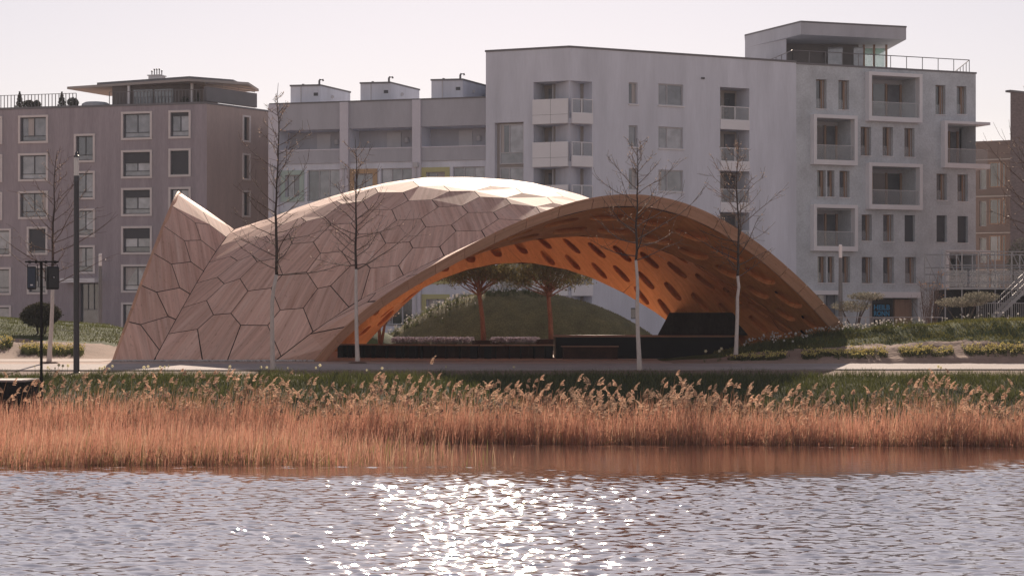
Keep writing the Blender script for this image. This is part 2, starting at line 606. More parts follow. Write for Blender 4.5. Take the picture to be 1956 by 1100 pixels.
X, Yg = np.meshgrid(wx, wy)
v = np.stack([X, Yg, water_z(X, Yg)], -1).reshape(-1, 3)
i, j = np.meshgrid(np.arange(len(wx) - 1), np.arange(len(wy) - 1))
a = (j * len(wx) + i).ravel()
f = np.stack([a, a + 1, a + len(wx) + 1, a + len(wx)], 1)
# the calm rest of the lake round the rippled reach
ring = np.array([(-780, -60), (-15, -60), (15, -60), (780, -60), (-780, 22), (-15, 22), (15, 22), (780, 22), (-780, 56), (-15, 56), (15, 56), (780, 56)], float)
rv = np.column_stack([ring, np.full(12, WATER_Z)])
o = len(v)
rf = np.array([(0, 1, 5, 4), (1, 2, 6, 5), (2, 3, 7, 6), (4, 5, 9, 8), (6, 7, 11, 10)]) + o
fast_mesh('water', np.vstack([v, rv]), np.vstack([f, rf]).ravel(), 4, M['water'], smooth=True, kind='structure')

# ================================================================== the pavilion shell
PC = np.array([-2.7, 90.0])
PH = 8.15
L1, L2, Lv1, Lv2 = [np.array(q) for q in ((-16.1, 79.6), (-8.0, 79.6), (-14.5, 79.62), (-9.6, 79.6))]
R1, R2, Rv1, Rv2 = [np.array(q) for q in ((15.1, 84.05), (9.0, 92.4), (14.1, 85.6), (9.84, 90.76))]
B1, B2, Bv1, Bv2 = [np.array(q) for q in ((-18.8, 99.7), (-8.4, 104.6), (-15.4, 100.8), (-9.4, 103.4))]
# every arch: its free edge and the valley where the upturned rim meets the dome (ends, crown, power, profile)
ARCHES = [((L2, R1, np.array([4.2, 76.5, 6.52]), 2.0, (6.52, 0.63, -2.045, -1.414, 2.896)), (Lv2, Rv1, np.array([2.9, 80.6, 5.55]), 1.9, None)),
          ((R2, B2, np.array([1.6, 101.9, 6.6]), 2.0, None), (Rv2, Bv2, np.array([0.16, 97.6, 4.93]), 1.95, None)),
          ((B1, L1, np.array([-15.04, 89.3, 7.43]), 2.0, None), (Bv1, Lv1, np.array([-12.65, 90.2, 5.81]), 1.75, None))]

def arch(A, B, Mid, n, coef, u):
    u = np.asarray(u, float)[..., None]
    k = 1 - np.abs(u) ** n
    xy = A + (B - A) * (u + 1) / 2 + (Mid[:2] - (A + B) / 2) * k
    z = Mid[2] * k if coef is None else (1 - u * u) * sum(c * u ** i for i, c in enumerate(coef))
    return np.concatenate([xy, z], -1)

BD = np.concatenate([arch(*va, np.linspace(-1, 1, 161)) for _, va in ARCHES])
_th = np.unwrap(np.arctan2(BD[:, 1] - PC[1], BD[:, 0] - PC[0]))
def rim(theta):
    t = (theta - _th[0]) % (2 * np.pi) + _th[0]
    th = np.append(_th, _th[0] + 2 * np.pi)
    pp = np.vstack([BD, BD[:1]])
    return np.stack([np.interp(t, th, pp[:, i]) for i in range(3)], -1)
_tg = np.linspace(0, 2 * np.pi, 720, endpoint=False)
_rg = rim(_tg)
_kw = np.exp(-0.5 * (np.arange(-60, 61) / 26.0) ** 2)
_kw /= _kw.sum()
_rs = np.stack([np.convolve(np.concatenate([_rg[-60:, i], _rg[:, i], _rg[:60, i]]), _kw, 'valid') for i in range(3)], 1)
def rim_soft(theta):
    t = np.asarray(theta) % (2 * np.pi)
    pp = np.vstack([_rs, _rs[:1]])
    tt = np.append(_tg, 2 * np.pi)
    return np.stack([np.interp(t, tt, pp[:, i]) for i in range(3)], -1)
def dome(theta, s):
    theta, s = np.asarray(theta, float), np.asarray(s, float)
    b0, b1 = rim_soft(theta), rim(theta)
    w = (s ** 5)[..., None]
    b_ = b0 * (1 - w) + b1 * w          # the corners of the feet fade out up the shell
    p = 1.9 + 0.5 * (1 - b0[..., 2] / 5.3)
    xy = PC + (b_[..., :2] - PC) * s[..., None]
    z = PH - (PH - b_[..., 2]) * s ** p
    return np.concatenate([xy, z[..., None]], -1)
# unrolled dome: polar map whose radius is the length along the rib
NT, NS = 720, 60
TH = np.linspace(0, 2 * np.pi, NT + 1)
SS = np.linspace(0, 1, NS + 1)
TG, SG = np.meshgrid(TH, SS, indexing='ij')
DG = dome(TG, SG)
ARC = np.concatenate([np.zeros((NT + 1, 1)), np.cumsum(np.linalg.norm(np.diff(DG, axis=1), axis=2), axis=1)], 1)
def flat_to_dome(q):
    t = math.atan2(q[1], q[0]) % (2 * np.pi)
    ft = t / (2 * np.pi) * NT
    i = int(ft) % NT
    w = ft - int(ft)
    col = ARC[i] * (1 - w) + ARC[i + 1] * w
    s = np.interp(math.hypot(q[0], q[1]), col, SS)
    return dome(np.array([t]), np.array([s]))[0]
DOM = np.stack([ARC[:-1, -1] * np.cos(TH[:-1]), ARC[:-1, -1] * np.sin(TH[:-1])], 1)

def clip_half(poly, p, nrm):
    out = []
    for i in range(len(poly)):
        a_, b_ = poly[i], poly[(i + 1) % len(poly)]
        da, db = np.dot(a_ - p, nrm), np.dot(b_ - p, nrm)
        if da <= 0:
            out.append(a_)
        if (da < 0 < db) or (db < 0 < da):
            out.append(a_ + (b_ - a_) * da / (da - db))
    return out
def area_cent(poly):
    q = np.array(poly)
    x, y = q[:, 0], q[:, 1]
    x2, y2 = np.roll(x, -1), np.roll(y, -1)
    c = x * y2 - x2 * y
    A = c.sum() / 2
    if abs(A) < 1e-6:
        return 0, q.mean(0)
    return A, np.array([((x + x2) * c).sum(), ((y + y2) * c).sum()]) / (6 * A)
def inside(p, poly):
    x, y = p
    q = poly
    q2 = np.roll(q, -1, axis=0)
    cond = (q[:, 1] > y) != (q2[:, 1] > y)
    xi = (q2[:, 0] - q[:, 0]) * (y - q[:, 1]) / (q2[:, 1] - q[:, 1] + 1e-12) + q[:, 0]
    return (np.count_nonzero(cond & (x < xi)) % 2) == 1
def voronoi(seeds, dom, reach=6.0):
    cells = []
    for i, s in enumerate(seeds):
        poly = [q for q in dom]
        d = np.linalg.norm(seeds - s, axis=1)
        for k in np.argsort(d)[1:40]:
            if d[k] > reach * 1.6 or not poly:
                break
            poly = clip_half(poly, (s + seeds[k]) / 2, seeds[k] - s)
        cells.append(poly)
    return cells
def simplify(poly, tol=0.03):
    q = [np.array(p) for p in poly]
    ch = True
    while ch and len(q) > 4:
        ch = False
        for i in range(len(q)):
            a_, b_, c_ = q[i - 1], q[i], q[(i + 1) % len(q)]
            ac = c_ - a_
            L = np.linalg.norm(ac) + 1e-9
            dist = abs(ac[0] * (b_ - a_)[1] - ac[1] * (b_ - a_)[0]) / L
            if dist < tol or np.linalg.norm(b_ - a_) < 0.05:
                q.pop(i)
                ch = True
                break
    return q

pavilion = empty('timber_pavilion', (PC[0], PC[1], 0), label='large arched timber shell pavilion clad in hexagonal larch panels on the plaza', category='pavilion')
TH_SHELL = 0.48
def inward(p):
    """shared direction through the thickness of the shell"""
    d = np.array([(p[0] - PC[0]) / 256.0, (p[1] - PC[1]) / 256.0, (p[2] + 1.5) / 81.0])
    return d / np.linalg.norm(d)

def segment(poly3, grain, slot_dir, rnd, wide=0.42, lmax=0.56, wmax=0.29):
    """one hollow cassette: weathered plate outside, closed flanks, soffit with a rounded opening"""
    top = np.array(poly3)
    n = len(top)
    c = top.mean(0)
    nrm = np.zeros(3)
    for i in range(n):
        a_, b_ = top[i] - c, top[(i + 1) % n] - c
        nrm += np.cross(a_, b_)
    nrm /= np.linalg.norm(nrm)
    if np.dot(nrm, inward(c)) < 0:
        top = top[::-1]
        nrm = -nrm
    inr = min(np.linalg.norm(top - c, axis=1).min(), 1.0)
    for i in range(n):
        e = top[(i + 1) % n] - top[i]
        L = np.linalg.norm(e)
        if L > 1e-4:
            inr = min(inr, np.linalg.norm(np.cross(c - top[i], e)) / L)
    k = 1 - min(0.015 / max(inr, 0.06), 0.25)
    T = c + (top - c) * k
    mid = top - np.array([inward(p) for p in top]) * 0.06
    bot = top - np.array([inward(p) for p in top]) * TH_SHELL
    T2 = T - np.array([inward(p) for p in T]) * 0.05
    g = grain - nrm * np.dot(grain, nrm)
    g /= np.linalg.norm(g) + 1e-9
    w = np.cross(nrm, g)
    mb = MB()
    off = np.array([rnd * 37.0, rnd * 91.0])
    uvs = []
    def put(vs, fs, mat):
        mb.add(vs, fs, mat)
        for p in np.asarray(vs).reshape(-1, 3):
            uvs.append((np.dot(p - c, w) + off[0], np.dot(p - c, g) + off[1]))
    put(T, [tuple(range(n))], 0)
    put(np.vstack([T, T2]), [(i, n + i, n + (i + 1) % n, (i + 1) % n) for i in range(n)], 2)
    put(np.vstack([T2, mid]), [(i, n + i, n + (i + 1) % n, (i + 1) % n) for i in range(n)], 2)
    bc = bot.mean(0)
    sd = slot_dir - nrm * np.dot(slot_dir, nrm)
    sd /= np.linalg.norm(sd) + 1e-9
    sw = np.cross(nrm, sd)
    if inr > 0.5:
        N = 28
        ang = np.linspace(0, 2 * np.pi, N, endpoint=False)
        # slot: superellipse, longer than wide
        la, lb = min(lmax, inr * 0.82), min(wmax, inr * wide)
        sx = la * np.sign(np.cos(ang)) * np.abs(np.cos(ang)) ** 0.75
        sy = lb * np.sign(np.sin(ang)) * np.abs(np.sin(ang)) ** 0.75
        b2 = np.stack([(bot - bc) @ sd, (bot - bc) @ sw], 1)
        bh = (bot - bc) @ nrm
        outer, hh = [], []
        for x_, y_ in zip(sx, sy):
            a0 = math.atan2(y_, x_)
            best = None
            for i in range(n):
                p1, p2 = b2[i], b2[(i + 1) % n]
                dx, dy = math.cos(a0), math.sin(a0)
                ex, ey = p2 - p1
                den = dx * ey - dy * ex
                if abs(den) < 1e-9:
                    continue
                t_ = (p1[0] * ey - p1[1] * ex) / den
                q_ = (p1[0] * dy - p1[1] * dx) / den
                if t_ > 0 and -1e-6 <= q_ <= 1 + 1e-6 and (best is None or t_ < best[0]):
                    best = (t_, bh[i] * (1 - q_) + bh[(i + 1) % n] * q_)
            if best is None:
                best = (la, 0)
            outer.append((best[0] * math.cos(a0), best[0] * math.sin(a0)))
            hh.append(best[1])
        # polygon corners join the outer ring so that neighbours stay closed
        ring_o = [(math.atan2(y_, x_) % 6.2831853, x_, y_, h_) for (x_, y_), h_ in zip(outer, hh)]
        ring_o += [(math.atan2(q[1], q[0]) % 6.2831853, q[0], q[1], h_) for q, h_ in zip(b2, bh)]
        ring_o.sort()
        a_in = np.arctan2(sy, sx) % 6.2831853
        o_ = np.argsort(a_in)
        a_s = np.concatenate([a_in[o_] - 6.2831853, a_in[o_], a_in[o_] + 6.2831853])
        sxs, sys_ = np.tile(sx[o_], 3), np.tile(sy[o_], 3)
        K = len(ring_o)
        OV = np.array([bc + sd * x_ + sw * y_ + nrm * h_ for _, x_, y_, h_ in ring_o])
        IV = np.array([bc + sd * np.interp(a0, a_s, sxs) + sw * np.interp(a0, a_s, sys_) for a0, *_ in ring_o])
        dep = max(0.06, min(0.30, TH_SHELL * np.dot(nrm, inward(c)) - 0.15))
        wf = 1.7 if wide < 0.5 else 1.25
        flare = IV + nrm * min(0.07, dep * 0.4)
        # behind the board the cassette is hollow and wider than its mouth
        UPv = np.array([bc + sd * np.dot(p - bc, sd) * 1.06 + sw * np.dot(p - bc, sw) * wf + nrm * dep for p in IV])
        FL2 = np.array([bc + sd * np.dot(p - bc, sd) * 1.06 + sw * np.dot(p - bc, sw) * wf + nrm * min(0.075, dep * 0.45) for p in IV])
        strip = [(i, (i + 1) % K, K + (i + 1) % K, K + i) for i in range(K)]
        flip = [q[::-1] for q in strip]
        put(np.vstack([OV, IV]), flip, 1)
        put(np.vstack([IV, flare]), flip, 1)
        put(np.vstack([flare, FL2]), flip, 1)
        put(np.vstack([FL2, UPv]), flip, 1)
        put(UPv, [tuple(range(K))[::-1]], 1)
    else:
        put(bot, [tuple(range(n))[::-1]], 1)
    put(np.vstack([mid, bot]), [(i, n + i, n + (i + 1) % n, (i + 1) % n) for i in range(n)], 2)
    return mb.build('shell_segment', [M['larch'], M['spruce'], M['joint']], pavilion, uv=uvs)

# ---- dome panels
sp = 1.84
seeds = []
for j in range(-14, 15):
    for i in range(-14, 15):
        p = np.array([(i + 0.5 * (j % 2)) * sp, j * sp * 0.84])
        a0 = R(17)
        p = np.array([p[0] * math.cos(a0) - p[1] * math.sin(a0), p[0] * math.sin(a0) + p[1] * math.cos(a0)]) + np.array([0.3, 0.4])
        if inside(p, DOM):
            seeds.append(p)
seeds = np.array(seeds) + RNG.normal(size=(len(seeds), 2)) * 0.16
for it in range(9):
    cells = voronoi(seeds, DOM)
    new = []
    for s, c in zip(seeds, cells):
        if len(c) < 3:
            continue
        A, ce = area_cent(c)
        if abs(A) < (1.1 if it < 8 else 0.8) and it > 1:
            continue
        new.append(s + (0.75 if it < 4 else 0.3) * (ce - s) if inside(ce, DOM) else s)
    seeds = np.array(new)
cells = voronoi(seeds, DOM)
for c in cells:
    if len(c) < 3 or abs(area_cent(c)[0]) < 0.004:
        continue
    c = simplify(c)
    p3 = [flat_to_dome(q) for q in c]
    ce = np.mean(p3, 0)
    rad = np.array([ce[0] - PC[0], ce[1] - PC[1], 0.0])
    rad /= np.linalg.norm(rad) + 1e-9
    fl = np.mean(c, 0)
    lo, hi = flat_to_dome(fl * 1.04), flat_to_dome(fl * 0.96)
    gdir = (lo - hi) / (np.linalg.norm(lo - hi) + 1e-9)
    # boards run down the slope with a small turn from panel to panel
    tw = RNG.normal() * R(7)
    side = np.cross(gdir, [0, 0, 1.0])
    side /= np.linalg.norm(side) + 1e-9
    segment(p3, gdir * math.cos(tw) + side * math.sin(tw), gdir, RNG.random())

# ---- upturned rims
for (ea, va) in ARCHES:
    U = np.linspace(-1, 1, 241)
    E3, V3 = arch(*ea, U), arch(*va, U)
    mid3 = (E3 + V3) / 2
    ell = np.concatenate([[0], np.cumsum(np.linalg.norm(np.diff(mid3, axis=0), axis=1))])
    wid = np.linalg.norm(E3 - V3, axis=1)
    sel = np.arange(0, 241, 4)
    dom = np.array([(ell[i], 0.0) for i in sel] + [(ell[i], wid[i]) for i in sel[::-1]])
    nseg = int(round(ell[-1] / 1.85))
    thr = 2.1 if ea is ARCHES[0][0] else 1.2        # narrow rim ends take one row of panels
    sd_ = []
    for i in range(nseg):
        l0 = (i + 0.5) / nseg * ell[-1]
        w0 = np.interp(l0, ell, wid)
        sd_.append((l0, w0 * (0.70 if w0 > thr else 0.5)))
        l1 = (i + 1.0) / nseg * ell[-1]
        if i < nseg - 1 and np.interp(l1, ell, wid) > thr:
            sd_.append((l1, np.interp(l1, ell, wid) * 0.16))
    sd_ = np.array(sd_)
    def to3(q):
        u = np.interp(q[0], ell, U)
        w = np.interp(q[0], ell, wid)
        fr = min(max(q[1] / w, 0), 1)
        e, v_ = arch(*ea, np.array([u]))[0], arch(*va, np.array([u]))[0]
        return v_ + (e - v_) * fr
    for c in voronoi(sd_, dom):
        if len(c) < 3 or abs(area_cent(c)[0]) < 0.004:
            continue
        c = simplify(c, 0.02)
        p3 = [to3(q) for q in c]
        m0 = np.mean(c, 0)
        along = to3(m0 + np.array([0.3, 0])) - to3(m0 - np.array([0.3, 0]))
        across = to3([m0[0], m0[1] + 0.2]) - to3([m0[0], m0[1] - 0.2])
        along /= np.linalg.norm(along)
        across /= np.linalg.norm(across) + 1e-9
        gr = along * math.cos(R(28)) + across * math.sin(R(28)) * (1 if m0[0] < ell[-1] / 2 else -1)
        segment(p3, gr, along, RNG.random(), 0.62, 0.72, 0.52)
    # ---- boards that close the free edge
    nb = int(round(ell[-1] / 1.3))
    el = np.concatenate([[0], np.cumsum(np.linalg.norm(np.diff(E3, axis=0), axis=1))])
    for i in range(nb):
        t0, t1 = el[-1] * i / nb + 0.012, el[-1] * (i + 1) / nb - 0.012
        mb = MB()
        uvs = []
        K = 5
        vs = []
        for k in range(K):
            u = np.interp(t0 + (t1 - t0) * k / (K - 1), el, U)
            e, v_ = arch(*ea, np.array([u]))[0], arch(*va, np.array([u]))[0]
            out = (e - v_) / np.linalg.norm(e - v_)
            di = inward(e)
            for a0, b0 in ((0.0, 0.012), (0.075, 0.012), (0.075, -TH_SHELL - 0.02), (0.0, -TH_SHELL - 0.02)):
                vs.append(e + out * a0 + di * b0)
                uvs.append((b0 + i * 3.1, t0 + (t1 - t0) * k / (K - 1)))
        fs = []
        for k in range(K - 1):
            for q in range(4):
                fs.append((k * 4 + q, k * 4 + (q + 1) % 4, k * 4 + 4 + (q + 1) % 4, k * 4 + 4 + q))
        fs += [(3, 2, 1, 0), tuple((K - 1) * 4 + q for q in range(4))]
        mb.add(vs, fs)
        mb.build('edge_board', M['edge_wood'], pavilion, uv=uvs)

mb = MB()  # pale sheet added over the ground to bounce sunlight up onto the soffit
flo = [tuple(q) for q in ([L2, R1, R2, B2, B1, L1])]
mb.add([(x_, y_, 0.008) for x_, y_ in flo], [tuple(range(6))])
mb.build('bounce_floor', surf('pale_bounce_surface', (0.76, 0.60, 0.48), 0.8, 0.12, 0.8, (1, 6, 1), fine=0.1), kind='structure')
# ---- black strips standing in for the shadow gap, and white pebbles along the feet
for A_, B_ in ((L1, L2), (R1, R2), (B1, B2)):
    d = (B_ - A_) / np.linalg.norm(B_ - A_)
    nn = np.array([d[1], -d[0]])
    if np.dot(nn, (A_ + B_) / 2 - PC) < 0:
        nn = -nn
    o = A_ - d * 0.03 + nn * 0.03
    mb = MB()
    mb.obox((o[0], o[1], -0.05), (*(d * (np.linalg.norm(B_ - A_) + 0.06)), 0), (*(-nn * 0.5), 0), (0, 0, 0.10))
    mb.build('shadow_gap_strip', M['black_steel'], pavilion)
r = np.random.default_rng(5)
pv, pf = [], []
for i in range(900):
    t = r.random()
    q = L1 + (L2 - L1) * t + np.array([0, -0.08 - abs(r.normal()) * 0.18])
    s = 0.03 + 0.04 * r.random()
    b0 = len(pv)
    for d in ((1, 0, 0), (-1, 0, 0), (0, 1, 0), (0, -1, 0), (0, 0, 1), (0, 0, -1)):
        pv.append((q[0] + d[0] * s * (0.7 + 0.6 * r.random()), q[1] + d[1] * s * (0.7 + 0.6 * r.random()), 0.03 + d[2] * s * 0.8))
    for t3 in ((0, 2, 4), (2, 1, 4), (1, 3, 4), (3, 0, 4), (2, 0, 5), (1, 2, 5), (3, 1, 5), (0, 3, 5)):
        pf += [b0 + k for k in t3]
fast_mesh('pebbles', np.array(pv), np.array(pf), 3, surf('white_pebble', (0.62, 0.58, 0.55), 0.8, 0.2, 8), kind='stuff', label='strip of pale pebbles along the pavilion foot', category='pebbles')

# ================================================================== buildings
M['brown_render'] = surf('brown_ribbed_render', (0.37, 0.32, 0.345), 0.9, 0.14, 0.5, (3.0, 3.0, 0.25), bump=0.25, bscale=14, fine=0.10)
M['sidelit_render'] = surf('sidelit_render', (0.47, 0.37, 0.34), 0.9, 0.08, 0.5, (3.0, 3.0, 0.3), bump=0.2, bscale=14, fine=0.08)  # brown block's side: warm raking light put into a paler render colour
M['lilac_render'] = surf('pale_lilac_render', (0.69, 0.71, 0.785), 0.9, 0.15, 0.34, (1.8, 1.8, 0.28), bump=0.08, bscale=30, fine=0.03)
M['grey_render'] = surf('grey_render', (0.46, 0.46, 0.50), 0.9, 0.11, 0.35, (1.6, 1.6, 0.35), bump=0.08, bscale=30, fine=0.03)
M['pilaster'] = surf('pale_pilaster', (0.68, 0.66, 0.72), 0.9, 0.05, 0.4, fine=0.03)
M['concrete'] = surf('fair_faced_concrete', (0.54, 0.57, 0.60), 0.85, 0.20, 0.55, bump=0.3, bscale=6, fine=0.10)
M['cream_frame'] = surf('cream_window_surround', (0.72, 0.66, 0.64), 0.7, 0.06, 1.5)
M['white_panel'] = surf('white_metal_panel', (0.83, 0.82, 0.84), 0.5, 0.04, 1.0)
M['white_frame'] = surf('pale_box_frame', (0.78, 0.765, 0.78), 0.6, 0.05, 0.8)
M['grey_frame'] = surf('dark_grey_window_frame', (0.075, 0.075, 0.085), 0.5, 0.1, 2)
M['light_frame'] = surf('light_window_frame', (0.55, 0.54, 0.56), 0.5, 0.05, 2)
M['wood_frame'] = surf('oak_window_frame', (0.30, 0.185, 0.125), 0.6, 0.2, 1.5, (4, 4, 0.5))
M['glass'] = glass_mat('window_pane', (0.10, 0.11, 0.13), (0.42, 0.42, 0.46))
M['dark_glass'] = glass_mat('dark_window_pane', (0.035, 0.038, 0.045), (0.16, 0.16, 0.18))
M['green_glass'] = clear_glass('green_tinted_pane', (0.35, 0.75, 0.60), 0.45)
M['rail_glass'] = clear_glass('balcony_glass', (0.50, 0.52, 0.53), 0.22)
M['blind'] = surf('dark_roller_blind', (0.07, 0.07, 0.08), 0.8, 0.05, 2, (1, 1, 12), bump=0.3, bscale=3)
M['curtain'] = surf('pale_curtain', (0.50, 0.46, 0.44), 0.9, 0.12, 2, (8, 8, 0.2))
M['rail_metal'] = surf('grey_rail_metal', (0.16, 0.145, 0.15), 0.5, 0.1, 2)
M['roof_dark'] = surf('roof_edge_sheet', (0.17, 0.16, 0.17), 0.6, 0.08, 1)
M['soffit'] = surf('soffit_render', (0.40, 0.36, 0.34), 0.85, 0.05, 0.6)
M['interior'] = surf('dim_interior', (0.05, 0.045, 0.045), 0.95, 0.2, 1)

CAM_SCALE = 1.15            # scale of the buildings about the camera; facade sizes are given before scaling
def zlev(z):
    """height above the plaza once scaled about the camera, in metres"""
    return ZC + (z - ZC) * CAM_SCALE

class Facade:
    """upright wall plane between two plan points; u runs to the right along it, w out of it towards the lake (before scaling about the camera)"""
    def __init__(self, pl, Yl, pr, Yr):
        Yl, Yr = Yl * CAM_SCALE, Yr * CAM_SCALE
        self.a = np.array([XAT(pl, Yl), Yl])
        b_ = np.array([XAT(pr, Yr), Yr])
        self.L = np.linalg.norm(b_ - self.a) / CAM_SCALE
        self.d = (b_ - self.a) / (self.L * CAM_SCALE)
        self.n = np.array([self.d[1], -self.d[0]])
        if self.n[1] > 0 and abs(self.n[1]) > 0.2:
            self.n = -self.n
        self.holes = []
    def uz(self, px, py):
        r2 = np.array([(px - 978.0) / F, 1.0])
        t = np.dot(self.a, self.n) / np.dot(r2, self.n)
        return np.dot(t * r2 - self.a, self.d) / CAM_SCALE, ZC + t * (HY - py) / F / CAM_SCALE
    def rect(self, x0, y0, x1, y1):
        ym = (y0 + y1) / 2
        xm = (x0 + x1) / 2
        u0, u1 = self.uz(x0, ym)[0], self.uz(x1, ym)[0]
        return u0, u1, self.uz(xm, y1)[1], self.uz(xm, y0)[1]
    def pt(self, u, w, z):
        q = self.a + (self.d * u + self.n * w) * CAM_SCALE
        return (q[0], q[1], zlev(z))
    def box(self, mb, u0, u1, w0, w1, z0, z1, mat=0):
        mb.obox(self.pt(u0, w0, z0), (*(self.d * (u1 - u0) * CAM_SCALE), 0), (*(self.n * (w1 - w0) * CAM_SCALE), 0), (0, 0, (z1 - z0) * CAM_SCALE), mat)
    def hole(self, u0, u1, z0, z1, depth):
        self.holes.append((u0, u1, z0, z1, depth))
    def wall(self, name, mat, parent, z0, z1, u0=0.0, u1=None, **props):
        """sheet with real openings and their reveals"""
        u1 = self.L if u1 is None else u1
        hs = [h for h in self.holes]
        us = sorted({round(u0, 4), round(u1, 4)} | {round(min(max(q, u0), u1), 4) for h in hs for q in h[:2]})
        zs = sorted({round(z0, 4), round(z1, 4)} | {round(min(max(q, z0), z1), 4) for h in hs for q in h[2:4]})
        mb = MB()
        for i in range(len(us) - 1):
            for j in range(len(zs) - 1):
                cu, cz = (us[i] + us[i + 1]) / 2, (zs[j] + zs[j + 1]) / 2
                if us[i + 1] - us[i] < 1e-4 or zs[j + 1] - zs[j] < 1e-4:
                    continue
                if any(h[0] < cu < h[1] and h[2] < cz < h[3] for h in hs):
                    continue
                mb.add([self.pt(us[i], 0, zs[j]), self.pt(us[i + 1], 0, zs[j]), self.pt(us[i + 1], 0, zs[j + 1]), self.pt(us[i], 0, zs[j + 1])], [(0, 1, 2, 3)])
        for a0, a1, b0, b1, dp in hs:
            a0, a1, b0, b1 = max(a0, u0), min(a1, u1), max(b0, z0), min(b1, z1)
            for q in (((a0, b0), (a1, b0)), ((a1, b0), (a1, b1)), ((a1, b1), (a0, b1)), ((a0, b1), (a0, b0))):
                (p0, q0), (p1, q1) = q
                mb.add([self.pt(p0, 0, q0), self.pt(p1, 0, q1), self.pt(p1, -dp, q1), self.pt(p0, -dp, q0)], [(0, 1, 2, 3)])
        return mb.build(name, mat, parent, **props)

def frame_bars(fc, mb, u0, u1, z0, z1, w0, w1, t, mat=0):
    fc.box(mb, u0, u1, w0, w1, z0, z0 + t, mat)
    fc.box(mb, u0, u1, w0, w1, z1 - t, z1, mat)
    fc.box(mb, u0, u0 + t, w0, w1, z0 + t, z1 - t, mat)
    fc.box(mb, u1 - t, u1, w0, w1, z0 + t, z1 - t, mat)

def window(fc, parent, u0, u1, z0, z1, dp=0.22, fmat='grey_frame', gmat='glass', ft=0.07, verts=(0.5,), horis=(), surround=None, blind=0.0, cut=True, name='window', curtain=False):
    """opening cut in the wall; frame with glazing bars, each pane a sub-part"""
    if cut:
        fc.hole(u0, u1, z0, z1, dp + 0.05)
    mb = MB()
    frame_bars(fc, mb, u0 + 0.004, u1 - 0.004, z0 + 0.004, z1 - 0.004, -dp, -dp + 0.08, ft)
    iu0, iu1, iz0, iz1 = u0 + ft, u1 - ft, z0 + ft, z1 - ft
    bar = ft * 0.75
    us, zs = [iu0], [iz0]
    for h in horis:
        zc = iz0 + (iz1 - iz0) * h
        fc.box(mb, iu0, iu1, -dp + 0.005, -dp + 0.085, zc - bar / 2, zc + bar / 2)
        zs += [zc]
    zs.append(iz1)
    for k, vv in enumerate(verts):
        uc = iu0 + (iu1 - iu0) * vv
        zb = zs[1] + bar / 2 if horis else iz0
        fc.box(mb, uc - bar / 2, uc + bar / 2, -dp + 0.002, -dp + 0.082, zb, iz1)
        us.append(uc)
    us.append(iu1)
    w = mb.build(name, M[fmat], parent)
    if horis:
        mb = MB()
        fc.box(mb, iu0, iu1, -dp - 0.01, -dp + 0.02, iz0, zs[1] - bar / 2)
        mb.build('pane', M[gmat], w)
    for i in range(len(us) - 1):
        mb = MB()
        fc.box(mb, us[i] + 0.02, us[i + 1] - 0.02, -dp - 0.012, -dp + 0.018, (zs[1] + bar / 2) if horis else iz0, iz1)
        mb.build('pane', M[gmat], w)
    if blind > 0:
        mb = MB()
        fc.box(mb, iu0, iu1, -dp + 0.09, -dp + 0.115, iz1 - (iz1 - iz0) * blind, iz1)
        mb.build('roller_blind', M['blind'], w)
    if gmat == 'glass' and not curtain and blind == 0 and len(us) > 1 and random.random() < 0.45:
        mb = MB()
        i = random.randrange(len(us) - 1)
        fr = random.choice((0.35, 0.5, 0.9))
        ua_, ub_ = us[i] + 0.03, us[i + 1] - 0.03
        zc0 = (zs[1] + bar / 2) if horis else iz0
        if random.random() < 0.5:
            fc.box(mb, ua_, ua_ + (ub_ - ua_) * fr, -dp + 0.019, -dp + 0.026, zc0 + 0.02, iz1 - 0.01)
        else:
            fc.box(mb, ub_ - (ub_ - ua_) * fr, ub_, -dp + 0.019, -dp + 0.026, zc0 + 0.02, iz1 - 0.01)
        mb.build('curtain', M['curtain'], w)
    if curtain:
        mb = MB()
        c_ = (iu0 + iu1) / 2
        for sgn in (-1, 1):
            mb.add([fc.pt(c_ + sgn * 0.08, -dp + 0.024, iz1), fc.pt(c_ + sgn * (iu1 - iu0) * 0.48, -dp + 0.024, iz1), fc.pt(c_ + sgn * (iu1 - iu0) * 0.48, -dp + 0.024, iz0 + 0.1),
                    fc.pt(c_ + sgn * (iu1 - iu0) * 0.36, -dp + 0.024, iz0 + (iz1 - iz0) * 0.45)], [(0, 1, 2, 3)])
        mb.build('curtain', M['curtain'], w)
    if surround:
        mb = MB()
        t = surround
        frame_bars(fc, mb, u0 - t, u1 + t, z0 - t, z1 + t, -0.04, 0.10, t)
        mb.build('surround', M['cream_frame'], w)
    return w

def shell_of(fc_list, back, z1, mat, parent, z0=-0.5):
    """roof and hidden sides of a block, from plan points"""
    poly = back
    z0, z1 = zlev(z0), zlev(z1)
    mb = MB()
    n = len(poly)
    mb.add([(x, y, z1) for x, y in poly], [tuple(range(n))])
    for i in range(len(fc_list), n):
        (xa, ya), (xb, yb) = poly[i], poly[(i + 1) % n]
        mb.add([(xa, ya, z0), (xb, yb, z0), (xb, yb, z1), (xa, ya, z1)], [(0, 1, 2, 3)])
    return mb.build('rear_walls', mat, parent)

def railing(fc, parent, u0, u1, z0, z1, w, step=0.14, mat='rail_metal', bar=0.02, rail=0.045, name='railing'):
    mb = MB()
    fc.box(mb, u0, u1, w - rail / 2, w + rail / 2, z1 - rail, z1)
    fc.box(mb, u0, u1, w - rail / 2, w + rail / 2, z0 + 0.05, z0 + 0.05 + rail * 0.8)
    k = int((u1 - u0) / step)
    for i in range(k + 1):
        uu = u0 + (u1 - u0) * i / max(k, 1)
        fc.box(mb, uu - bar / 2, uu + bar / 2, w - bar / 2, w + bar / 2, z0, z1 - rail)
    return mb.build(name, M[mat], parent)

